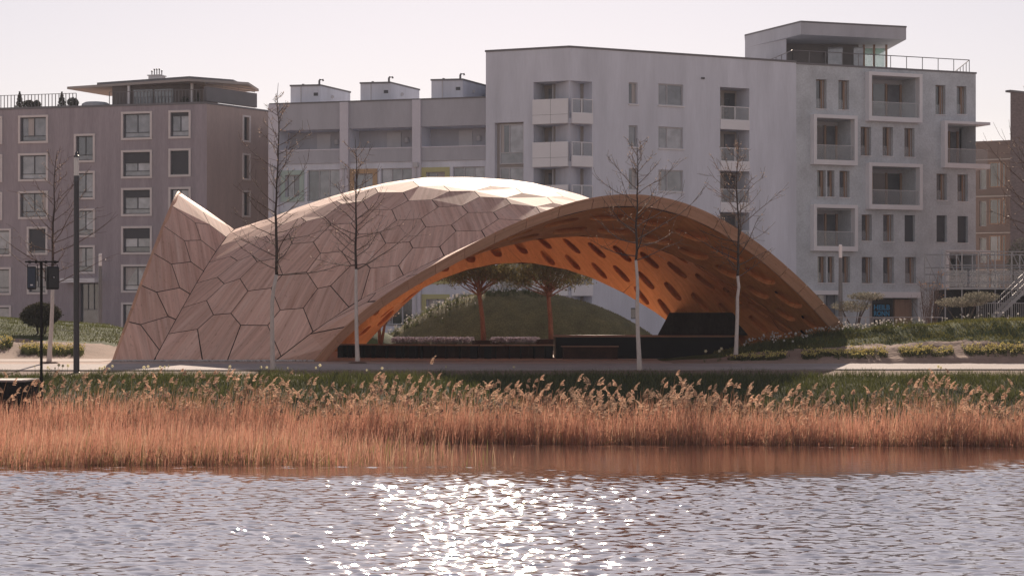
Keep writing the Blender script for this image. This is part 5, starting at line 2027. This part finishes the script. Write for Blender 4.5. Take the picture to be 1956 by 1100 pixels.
# small double-stemmed tree at the left end of the bench
rnd = np.random.default_rng(33)
tx, ty = XAT(726, 105), 105
t = empty('small_tree', (tx, ty, 0.3), label='thin double-stemmed bare tree in low planter below the arch rim', category='tree')
mb = MB()
mb.tube([(tx, ty, 0.2), (tx - 0.05, ty, 1.2), (tx - 0.10, ty, 2.4)], [0.11, 0.09, 0.06], 8)
mb.tube([(tx + 0.05, ty, 0.3), (tx + 0.22, ty, 1.2), (tx + 0.38, ty, 2.3)], [0.09, 0.07, 0.045], 8)
mb.build('trunk', M['pine_bark'], t, smooth=True)
mb = MB()
lp = []
for i in range(22):
    b0 = np.array([tx - 0.08 if i % 2 else tx + 0.3, ty, 1.3 + rnd.random() * 1.1])
    d = rnd.normal(size=3) * np.array([0.8, 0.8, 0.3]) + np.array([0, 0, 0.6])
    e = b0 + d / np.linalg.norm(d) * (0.5 + 0.6 * rnd.random())
    mb.tube([b0, (b0 + e) / 2 + rnd.normal(size=3) * 0.04, e], [0.018, 0.012, 0.005], 4)
    lp += [e + rnd.normal(size=3) * 0.06 for _ in range(5)]
mb.build('branches', M['pine_bark'], t, smooth=True)
leaf_cloud('leaves', np.array(lp), 0.035, M['bud'], t, rnd, 1.2)

def crown_points(rnd, c, r, n_, shell=0.35, lumps=9):
    """points near the surface of a lumpy ball"""
    d = rnd.normal(size=(n_, 3))
    d /= np.linalg.norm(d, axis=1)[:, None]
    L = rnd.normal(size=(lumps, 3))
    L /= np.linalg.norm(L, axis=1)[:, None]
    bump = np.max(d @ L.T, axis=1)
    rad = (0.78 + 0.26 * bump + 0.05 * rnd.normal(size=n_)) * (1 - shell * rnd.random(n_) ** 2)
    return np.array(c) + d * np.array(r) * rad[:, None]

# round clipped bush tree on the left berm
rnd = np.random.default_rng(35)
Yb = 93.0
cx_, cz_ = XAT(78.5, Yb), ZC - (602 - HY) * Yb / F
t = empty('clipped_bush_tree', (cx_, Yb, 0.3), label='round clipped evergreen on short stems left of the tall lamp post', category='bush')
mb = MB()
for k in range(5):
    a = k * 1.3
    mb.tube([(cx_ + 0.12 * math.cos(a), Yb + 0.1 * math.sin(a), 0.7), (cx_ + 0.28 * math.cos(a), Yb + 0.28 * math.sin(a), cz_ - 0.3)], [0.05, 0.035], 6)
mb.build('stems', M['bark_dark'], t, smooth=True)
pp = crown_points(rnd, (cx_, Yb, cz_), (0.95, 0.9, 0.56), 7500, 0.5)
leaf_cloud('crown', pp, 0.05, M['evergreen'], t, rnd)

# tiered blossoming shrubs on the right, slim stems
def tier_shrub(px, Y, tiers, lab, seed, zb=0.0):
    rnd = np.random.default_rng(seed)
    x = XAT(px, Y)
    t = empty('tiered_shrub', (x, Y, zb), label=lab, category='shrub', group='umbrella-shaped blossoming shrubs')
    mb = MB()
    pts = []
    for (dx, yy, wpx, hpx) in tiers:
        c = P(px + dx, yy, Y)
        r = (wpx / F * Y / 2, wpx / F * Y / 2 * 0.8, hpx / F * Y / 2)
        for k in range(4):
            e = c + np.array([rnd.normal() * r[0] * 0.4, rnd.normal() * r[1] * 0.4, -r[2] * 0.3])
            mb.tube([(x + rnd.normal() * 0.08, Y + rnd.normal() * 0.08, zb), (x + (e[0] - x) * 0.35, Y, zb + (e[2] - zb) * 0.6), e], [0.045, 0.03, 0.014], 5)
        pts.append(crown_points(rnd, c, r, int(900 * wpx / 40), 0.7))
    mb.build('stems', M['bark_dark'], t, smooth=True)
    leaf_cloud('crown', np.concatenate(pts), 0.045, M['blossom'], t, rnd, 1.2)
tier_shrub(1633, 112, [(-8, 585, 74, 22), (22, 566, 70, 16)], 'two-tiered blossoming shrub before the shop doors', 41)
tier_shrub(1845, 110, [(-10, 577, 96, 20), (28, 567, 70, 20)], 'wide blossoming shrub in front of the steel platform', 42)
# tall multi-stem bare shrub
rnd = np.random.default_rng(43)
x, Y = XAT(1773, 114), 114
t = empty('multistem_shrub', (x, Y, 0), label='tall bare multi-stemmed shrub with a few dry leaves by the platform', category='shrub')
mb = MB()
lp = []
for i in range(34):
    a = rnd.random() * 6.28
    h = 2.4 + 2.0 * rnd.random()
    sp_ = 0.25 + 0.65 * rnd.random()
    pts = [(x + 0.12 * math.cos(a), Y + 0.12 * math.sin(a), 0), (x + sp_ * 0.5 * math.cos(a), Y + sp_ * 0.5 * math.sin(a), h * 0.5), (x + sp_ * math.cos(a) + rnd.normal() * 0.1, Y + sp_ * math.sin(a), h)]
    mb.tube(pts, [0.028, 0.018, 0.006], 5)
    for k in range(4):
        q = np.array(pts[1]) + (np.array(pts[2]) - np.array(pts[1])) * rnd.random()
        mb.tube([q, q + rnd.normal(size=3) * np.array([0.25, 0.25, 0.1]) + np.array([0, 0, 0.4])], [0.009, 0.004], 4)
    if rnd.random() < 0.4:
        lp += [np.array(pts[2]) + rnd.normal(size=3) * 0.12 for _ in range(9)]
mb.build('stems', M['twig'], t, smooth=True)
leaf_cloud('leaves', np.array(lp), 0.05, foliage('dry_orange_leaf', (0.30, 0.14, 0.06), (0.45, 0.24, 0.10), 0.5), t, rnd)
# pale leafy tree at the right edge
rnd = np.random.default_rng(44)
x, Y = XAT(1950, 128), 128
t = empty('pale_tree', (x, Y, 0), label='pale leafed tree behind the steel platform at the right edge', category='tree')
mb = MB()
mb.tube([(x, Y, 0), (x, Y, 5.2)], [0.12, 0.04], 8)
mb.build('trunk', M['bark_dark'], t, smooth=True)
leaf_cloud('crown', crown_points(rnd, (x, Y, 5.4), (0.95, 0.95, 1.5), 2600, 0.8), 0.07, M['blossom'], t, rnd)
# bare branch tips reaching in from the right, of a tree standing out of frame
bare_tree(1995, 72.0, -0.2, 150, 470, 'bare tree beyond the right edge whose twigs reach into view', 17, lean=0.0, spread=1.2)

# roof terrace plants on the brown block
rnd = np.random.default_rng(45)
for (px, yb, h, w, conif, lab) in ((27, 200, 30, 18, True, 'small conifer at the left end of the roof terrace'), (108, 199, 27, 17, True, 'small conifer in the middle of the roof terrace'),
                            (45, 200, 13, 20, False, 'round shrub beside the left roof conifer'), (60, 199, 12, 12, False, 'small shrub between the two roof conifers'),
                            (129, 198, 15, 18, False, 'round shrub right of the middle roof conifer'), (346, 193, 10, 14, False, 'small shrub near the right end of the roof terrace'), (369, 193, 17, 12, True, 'thin potted plant at the right end of the roof railing')):
    u_, _ = A1.uz(px, yb)
    q = np.array(A1.pt(u_, -0.9, A_Z + 0.1))
    sc_ = q[1] / F
    H_, W_ = h * sc_ + 0.2, w * sc_ * 0.62
    t = empty('roof_plant', tuple(q), label=lab, category='plant', group='plants on the roof terrace')
    mb = MB()
    mb.tube([q, q + [0, 0, H_ * 0.8]], [0.05, 0.015], 5)
    mb.build('stem', M['bark_dark'], t)
    n_ = 1500
    if conif:
        hh = rnd.random(n_)
        a = rnd.random(n_) * 6.28
        tier = 0.55 + 0.45 * np.abs(np.sin(hh * 14))
        rr = W_ * (1.05 - hh) * tier * rnd.random(n_) ** 0.4
        pts = np.stack([q[0] + rr * np.cos(a), q[1] + rr * np.sin(a), q[2] + H_ * (0.08 + 0.92 * hh)], 1)
    else:
        pts = crown_points(rnd, q + [0, 0, H_ * 0.55], (W_, W_, H_ * 0.5), n_, 0.6)
    leaf_cloud('foliage', pts, 0.07, M['evergreen'], t, rnd)

# ================================================================== reeds, bank grass, flowers
def blades(rnd, base, height, width, lean, tone, curve=0.25, segs=3, face=None):
    """tapering ribbons; returns verts, quad indices, colours"""
    n_ = len(base)
    a = rnd.random(n_) * np.pi if face is None else face
    side = np.stack([np.cos(a), np.sin(a), np.zeros(n_)], 1)
    vs, cs = [], []
    for k in range(segs + 1):
        t = k / segs
        c = base + lean * (t ** (1.0 + curve * 3))[..., None] if np.ndim(t) else base + lean * (t ** (1.0 + curve * 3))
        c = c + np.stack([np.zeros(n_), np.zeros(n_), height * t], 1)
        w = (width * (1 - 0.85 * t))[:, None]
        vs += [c - side * w, c + side * w]
        cs += [tone * (0.85 + 0.3 * t)] * 2
    V = np.stack(vs, 1).reshape(-1, 3)
    Cc = np.stack(cs, 1).reshape(-1, 3)
    b0 = (np.arange(n_) * (2 * (segs + 1)))[:, None]
    q = []
    for k in range(segs):
        q.append(np.stack([b0[:, 0] + 2 * k, b0[:, 0] + 2 * k + 1, b0[:, 0] + 2 * k + 3, b0[:, 0] + 2 * k + 2], 1))
    return V, np.stack(q, 1).reshape(-1, 4), Cc

M['reed'] = foliage('reed_stalk', None, None, 0.6, 0.5, attr=True)
M['plume'] = foliage('reed_plume', None, None, 0.55, 0.6, attr=True)
M['grass'] = foliage('grass_blade', None, None, 0.40, 0.5, attr=True)
rnd = np.random.default_rng(51)

def reed_bed(n_, xs, ys, hs, name, lab, green, dens=None):
    x = xs(n_)
    y = ys(n_, x)
    base = np.stack([x, y, np.full(n_, WATER_Z - 0.1)], 1)
    h = hs(x, y, n_)
    lean = np.stack([rnd.normal(size=n_) * 0.10 + 0.05, rnd.normal(size=n_) * 0.10, np.zeros(n_)], 1) * h[:, None]
    t = rnd.random(n_)[:, None]
    tone = np.array([0.41, 0.178, 0.118]) * (1 - t) + np.array([0.64, 0.335, 0.235]) * t
    patch = (0.5 + 0.5 * vnoise(x * 0.55, y * 1.1, 91))[:, None]
    tone = tone * (0.72 + 0.45 * patch)
    straw = (rnd.random(n_) < 0.16)[:, None]
    tone = np.where(straw, np.array([0.58, 0.40, 0.27]) * (0.6 + 0.6 * t), tone)
    bent = (rnd.random(n_) < 0.10)[:, None]
    lean = np.where(bent, lean * 4.0 + np.array([0.12, 0, 0]), lean)
    h = np.where(bent[:, 0], h * 0.8, h)
    h = h * (1 + 0.22 * vnoise(x * 1.6, y * 1.6, 92))
    g = (rnd.random(n_) < green)[:, None]
    tone = np.where(g, np.array([0.20, 0.19, 0.06]) * (0.7 + 0.6 * t), tone)
    h = np.where(g[:, 0], h * (0.45 + 0.3 * rnd.random(n_)), h)
    V, Q, Cc = blades(rnd, base, h, 0.0055 + 0.005 * rnd.random(n_), lean, tone)
    # green foot of the stalks
    fast_mesh(name, V, Q.ravel(), 4, M['reed'], color=Cc, kind='stuff', label=lab, category='reeds')

def lump(x, f=0.5, s=61):
    return vnoise(x * f + 11.3, x * 0 + 2.1, s)

# rear belt along the whole shore
back_front = lambda x: 51.0 + 0.5 * lump(x, 0.4) + 0.35 * lump(x, 1.3, 62) + np.where(x < -5, 0.9, 0) - 0.06 * np.clip(x, 0, 20)
reed_bed(40000, lambda n_: rnd.uniform(-19, 19, n_), lambda n_, x: back_front(x) + 3.2 * rnd.random(n_) ** 1.3,
         lambda x, y, n_: (np.interp(x, [-12, -5, -3], [0.74, 0.8, 0.92]) + 0.20 * lump(x, 0.6, 63) + 0.10 * (y - 51)) * (0.35 + 0.75 * rnd.random(n_) ** 0.9),
         'reeds', 'dense belt of rust-coloured reed stalks along the far shore', 0.07)
# lower front belt on the left, thinning out towards the middle
def fx(n_):
    x = rnd.uniform(-19, 0.5, n_ * 2)
    keep = rnd.random(n_ * 2) < np.interp(x, [-19, -6.5, -4.0, -2.2, -1.0, 0.2], [1, 1, 0.5, 0.16, 0.04, 0.0])
    return x[keep][:n_] if keep.sum() >= n_ else np.resize(x[keep], n_)
front_front = lambda x: 43.6 + 0.45 * lump(x, 0.5, 64) + 0.2 * lump(x, 1.7, 65)
reed_bed(34000, fx, lambda n_, x: front_front(x) + 7.0 * rnd.random(n_) ** 1.1,
         lambda x, y, n_: (0.80 + 0.16 * lump(x, 0.8, 66)) * np.interp(x, [-5, 0.5], [1, 0.6]) * (0.25 + 0.95 * rnd.random(n_) ** 1.4),
         'reeds', 'lower thinner reed belt standing in the water on the left', 0.24)

# feathery plumes above the rear belt: drooping one-sided panicles on their stalks
NP_ = 2100
x = rnd.uniform(-17, 17, NP_)
dens = np.interp(x, [-17, -13, -7, -4, -1, 4, 7.5, 10.5, 12, 17], [0.45, 0.5, 0.7, 0.85, 1, 1, 0.9, 0.35, 0.75, 1]) * (0.75 + 0.35 * lump(x, 0.9, 67))
x = x[rnd.random(NP_) < dens]
n_ = len(x)
y = back_front(x) + 0.3 + 3.0 * rnd.random(n_)
hh = (np.interp(x, [-12, -5, -3], [0.98, 1.02, 1.12]) + 0.20 * lump(x, 0.6, 63) + 0.12 * (y - 51)) * (0.58 + 0.56 * rnd.random(n_))
tall = rnd.random(n_) < 0.015
hh = np.where(tall, hh * 1.28, hh)
base = np.stack([x, y, np.full(n_, WATER_Z)], 1)
ln = np.stack([0.10 + 0.09 * rnd.normal(size=n_), 0.06 * rnd.normal(size=n_), np.zeros(n_)], 1)
tone = np.tile(np.array([0.46, 0.25, 0.15]), (n_, 1)) * (0.7 + 0.6 * rnd.random((n_, 1)))
V1, Q1, C1_ = blades(rnd, base, hh, np.full(n_, 0.006), ln * hh[:, None], tone)
pv, pq, pc = [V1], [Q1], [C1_]
o = len(V1)
tips = base + ln * hh[:, None] + np.stack([np.zeros(n_), np.zeros(n_), hh], 1)
for i in range(n_):
    k = 40
    L = 0.15 + 0.23 * rnd.random()
    t = rnd.random(k)
    dirx = np.sign(ln[i, 0] + 0.02) if rnd.random() < 0.8 else -1
    ax = np.stack([dirx * (0.10 * t + 0.35 * t * t) * L, rnd.normal(size=k) * 0.015, (t - 0.35 - 0.35 * t * t) * L], 1)
    p0 = tips[i] + ax
    wd = 0.055 * (1 - t) + 0.015
    d = np.stack([dirx * (0.5 + 0.5 * rnd.random(k)), rnd.normal(size=k) * 0.5, 0.35 - 0.9 * rnd.random(k) * (0.4 + t)], 1)
    d /= np.linalg.norm(d, axis=1)[:, None]
    e = p0 + d * (wd * (0.9 + 0.9 * rnd.random(k)))[:, None]
    s = np.cross(d, rnd.normal(size=(k, 3)))
    s /= np.linalg.norm(s, axis=1)[:, None] + 1e-9
    s *= 0.009
    pv.append(np.stack([p0 - s * 0.5, p0 + s * 0.5, e + s, e - s], 1).reshape(-1, 3))
    q = o + np.arange(k)[:, None] * 4 + np.arange(4)
    pq.append(q)
    o += k * 4
    base_c = np.array([0.66, 0.46, 0.33]) * (0.5 + 0.75 * rnd.random())
    pc.append(np.repeat(base_c * (0.8 + 0.4 * rnd.random((k, 1))), 4, axis=0))
fast_mesh('reed_plumes', np.concatenate(pv), np.concatenate(pq).ravel(), 4, M['plume'], color=np.concatenate(pc), kind='stuff', label='pale feathery reed plumes nodding above the rust-coloured reeds', category='reeds')

# short grass on the bank and on the berms
def grass_on(name, lab, xs, ys, fz, n_, h0, w0, c0, c1):
    x, y = xs, ys
    z = fz(x, y)
    n_ = len(x)
    base = np.stack([x, y, z - 0.02], 1)
    h = h0 * (0.45 + 0.75 * rnd.random(n_)) * (0.85 + 0.35 * vnoise(x * 1.2, y * 1.2, 71))
    lean = np.stack([rnd.normal(size=n_) * 0.35, rnd.normal(size=n_) * 0.35, np.zeros(n_)], 1) * h[:, None]
    t = rnd.random(n_)[:, None]
    tone = np.array(c0) * (1 - t) + np.array(c1) * t
    V, Q, Cc = blades(rnd, base, h, w0 * (0.7 + 0.6 * rnd.random(n_)), lean, tone, segs=2)
    fast_mesh(name, V, Q.ravel(), 4, M['grass'], color=Cc, kind='stuff', label=lab, category='grass')
n_ = 80000
grass_on('grass', 'rough green grass covering the bank behind the reeds', rnd.uniform(-19.5, 19.5, n_), 55.2 + 13.4 * rnd.random(n_) ** 0.75, bank_z, n_, 0.30, 0.011, (0.034, 0.044, 0.011), (0.135, 0.142, 0.038))
n_ = 42000
x = rnd.uniform(8.5, 26, n_)
y = rnd.uniform(78.4, 88, n_)
ok = (berm_right_turf(np.stack([x, y, x], 1)) == 1) & (berm_right(x, y) > 0.15)
grass_on('grass', 'mown grass on the right berm beside the pavilion foot', x[ok], y[ok], berm_right, 0, 0.13, 0.014, (0.060, 0.066, 0.014), (0.23, 0.205, 0.050))
n_ = 26000
a = rnd.random(n_) * 6.283
rr = np.sqrt(rnd.random(n_))
x, y = MC[0] + 9.0 * rr * np.cos(a), MC[1] + 8.5 * rr * np.sin(a)
ok = (mound_z(x, y) > 0.1) & (y < MC[1] + 1.5)
grass_on('grass', 'mown grass on the round mound behind the pavilion', x[ok], y[ok], mound_z, 0, 0.09, 0.016, (0.13, 0.112, 0.040), (0.27, 0.215, 0.085))
n_ = 16000
x, y = rnd.uniform(-30, -18.0, n_), rnd.uniform(89.8, 102, n_)
ok = (berm_left(x, y) > 0.1) & (y > 90.5 - 0.9 * np.clip(-19 - x, -3, 0.6))
grass_on('grass', 'mown grass on the left berm before the brown block', x[ok], y[ok], berm_left, 0, 0.13, 0.016, (0.060, 0.075, 0.018), (0.16, 0.16, 0.05))

def flower_tufts(name, lab, cat, pts, hgt, leafc, petal, size, nleaf, nflower, parent=None, kind=None):
    """leafy tufts topped with petals"""
    vs, qs, cs, o = [], [], [], 0
    n_ = len(pts)
    base = np.repeat(pts, nleaf, axis=0) + rnd.normal(size=(n_ * nleaf, 3)) * np.array([0.05, 0.05, 0.0])
    h = hgt * (0.4 + 0.7 * rnd.random(len(base)))
    t = rnd.random((len(base), 1))
    tone = np.array(leafc[0]) * (1 - t) + np.array(leafc[1]) * t
    V, Q, Cc = blades(rnd, base, h, np.full(len(base), 0.012), rnd.normal(size=(len(base), 3)) * np.array([0.4, 0.4, 0]) * h[:, None], tone, segs=2)
    vs.append(V); qs.append(Q); cs.append(Cc); o = len(V)
    c = np.repeat(pts, nflower, axis=0) + rnd.normal(size=(n_ * nflower, 3)) * np.array([0.08, 0.08, 0.02])
    c[:, 2] += hgt * (0.75 + 0.35 * rnd.random(len(c)))
    for k in range(3):
        d1 = rnd.normal(size=c.shape)
        d1 /= np.linalg.norm(d1, axis=1)[:, None]
        d2 = np.cross(d1, rnd.normal(size=c.shape))
        d2 /= np.linalg.norm(d2, axis=1)[:, None]
        s = size * (0.7 + 0.6 * rnd.random((len(c), 1)))
        vs.append(np.stack([c - d1 * s, c + d2 * s, c + d1 * s, c - d2 * s], 1).reshape(-1, 3))
        qs.append(o + np.arange(len(c) * 4).reshape(-1, 4))
        o += len(c) * 4
        pt_ = np.array(petal[0]) + (np.array(petal[1]) - np.array(petal[0])) * rnd.random((len(c), 1))
        cs.append(np.repeat(pt_, 4, axis=0))
    kw = dict(label=lab, category=cat)
    if kind:
        kw['kind'] = kind
    return fast_mesh(name, np.concatenate(vs), np.concatenate(qs).ravel(), 4, M['grass'], color=np.concatenate(cs), **kw)

GREEN = ((0.05, 0.065, 0.02), (0.14, 0.15, 0.05))
YEL = ((0.66, 0.54, 0.16), (0.82, 0.74, 0.34))
WHT = ((0.62, 0.58, 0.55), (0.82, 0.78, 0.74))
LAV = ((0.26, 0.21, 0.27), (0.46, 0.39, 0.43))
# low beds of yellow flowers on the sand of the right berm
for (xa, xb, lab) in ((1395, 1500, 'yellow flowering bed on the sand at the foot of the right bare tree'), (1530, 1692, 'long yellow flowering bed on the sand, second from the pavilion'),
                      (1718, 1822, 'yellow flowering bed on the sand, third from the pavilion'), (1846, 1990, 'yellow flowering bed on the sand cut by the right picture edge')):
    Y = 77.7
    k = int((xb - xa) * 1.15)
    px = rnd.uniform(xa, xb, k)
    x = XAT(px, Y)
    y = Y + rnd.normal(size=k) * 0.28
    y = np.maximum(y, 77.0)
    flower_tufts('flower_bed', lab, 'flower bed', np.stack([x, y, berm_right(x, y)], 1), 0.20, GREEN, YEL, 0.026, 9, 3)
# white tulips on crests
def crest(name, lab, px, Y, fz, hgt=0.32, size=0.030, nf=1):
    x = XAT(px, Y)
    flower_tufts(name, lab, 'flowers', np.stack([x, Y, fz(x, Y)], 1), hgt, GREEN, WHT, size, 8, nf, kind='stuff')
px = np.concatenate([rnd.uniform(1545, 1640, 70), rnd.uniform(1640, 1760, 60), rnd.uniform(1760, 1960, 25)])
crest('white_flowers', 'white flowers along the crest of the right berm', px, 81.6 + rnd.normal(size=len(px)) * 0.4, berm_right, 0.32, 0.038)
px = np.concatenate([rnd.uniform(1420, 1540, 60)])
crest('white_flowers', 'white flowers at the foot of the pavilion by the right bare tree', px, 80.2 + rnd.normal(size=len(px)) * 0.5, berm_right, 0.46, 0.045)
x = rnd.uniform(-7.4, 2.0, 190)
yy = MC[1] - 1.2 + rnd.normal(size=190) * 0.8
flower_tufts('white_flowers', 'white tulips along the left crest of the round mound', 'flowers', np.stack([x, yy, mound_z(x, yy)], 1), 0.36, GREEN, WHT, 0.05, 10, 1, kind='stuff')
px = np.concatenate([rnd.uniform(752, 902, 420), rnd.uniform(940, 1026, 260)])
Yl = rnd.uniform(104.6, 107, len(px))
flower_tufts('lavender_flowers', 'grey lilac flower border between planters behind the bench', 'flowers', np.stack([XAT(px, Yl), Yl, np.zeros(len(px))], 1), 0.62, ((0.10, 0.10, 0.08), (0.20, 0.18, 0.15)), LAV, 0.045, 10, 6, kind='stuff')
# beds on the left
for (xa, xb, yb, Y, lab) in ((-15, 22, 655, 87.6, 'pale flowering bed at the left picture edge'), (40, 160, 672, 86.0, 'long yellow flowering bed before the round clipped evergreen')):
    k = int((xb - xa) * 1.6)
    px = rnd.uniform(xa, xb, k)
    yv = Y + rnd.normal(size=k) * 0.6
    flower_tufts('flower_bed', lab, 'flower bed', np.stack([XAT(px, yv), yv, np.maximum(berm_left(XAT(px, yv), yv), 0)], 1), 0.34, GREEN, YEL, 0.028, 9, 2)

# daffodils on the bank top, one by one
def daffodil_mesh():
    mb = MB()
    mb.tube([(0, 0, -0.05), (0.01, 0, 0.2), (0.03, -0.01, 0.34)], [0.006, 0.005, 0.005], 5, 0)
    for k in range(3):
        a = k * 2.1
        mb.add([(0.02 * math.cos(a), 0.02 * math.sin(a), 0), (0.03 * math.cos(a + 0.5), 0.03 * math.sin(a + 0.5), 0), (0.10 * math.cos(a), 0.10 * math.sin(a), 0.27)], [(0, 1, 2)], 0)
    c = np.array([0.03, -0.01, 0.35])
    for k in range(6):
        a = k * math.pi / 3
        r1 = np.array([math.cos(a), -0.25, math.sin(a)]) * 0.055
        s1 = np.array([-math.sin(a), 0, math.cos(a)]) * 0.02
        mb.add([c, c + r1 * 0.5 + s1, c + r1, c + r1 * 0.5 - s1], [(0, 1, 2, 3)], 1)
    mb.tube([c + [0, -0.005, 0], c + [0, -0.035, 0]], [0.012, 0.02], 7, 1)
    me = bpy.data.meshes.new('daffodil')
    me.from_pydata(np.concatenate(mb.v).tolist(), [], mb.f)
    me.materials.append(foliage('daffodil_leaf', (0.06, 0.09, 0.03), (0.12, 0.15, 0.05), 0.4))
    me.materials.append(foliage('daffodil_petal', (0.70, 0.62, 0.36), (0.80, 0.76, 0.58), 0.5))
    me.polygons.foreach_set('material_index', mb.m)
    me.update()
    return me
dm = daffodil_mesh()
for px in (67, 90, 95, 105, 110, 118, 128, 188, 193, 198, 207, 214, 273, 281, 304, 314, 320, 435, 437, 497, 508, 603, 610, 548, 700, 728, 850, 980, 1790, 1795):
    Y = 67.9 + rnd.normal() * 0.4
    x = XAT(px, Y)
    o = link('daffodil', dm, None, label='small pale daffodil standing on the top of the grassy bank', category='flower', group='daffodils on the bank top')
    s = 0.85 + 0.4 * rnd.random()
    o.location = (x, Y, float(bank_z(np.array(x), np.array(Y))))
    o.scale = (s, s, s)
    o.rotation_euler = (0, 0, rnd.normal() * 0.6)
# three white poppies near the stage
for k, (px, yy) in enumerate(((1376, 666), (1372, 671), (1346, 672))):
    o = link('daffodil', dm, None, label='white flower head above the sand in front of the black stage', category='flower', group='white flowers by the stage')
    q = P(px, yy, 77.4)
    o.location = (q[0], 77.4, max(0.0, q[2] - 0.45))
    o.scale = (1.3, 1.3, 1.3)

# ================================================================== haze
m, n, l, b = new_mat('warm_haze')
n.remove(b)
pv_ = n.new('ShaderNodeVolumePrincipled')
pv_.inputs['Color'].default_value = (0.80, 0.88, 1.0, 1)
pv_.inputs['Density'].default_value = 0.00028
pv_.inputs['Anisotropy'].default_value = 0.0
l.new(pv_.outputs[0], n['Material Output'].inputs['Volume'])
mb = MB()
mb.box((-800, -80, -3.7), (800, 800, 30.0))
hz = mb.build('haze', m, kind='stuff')
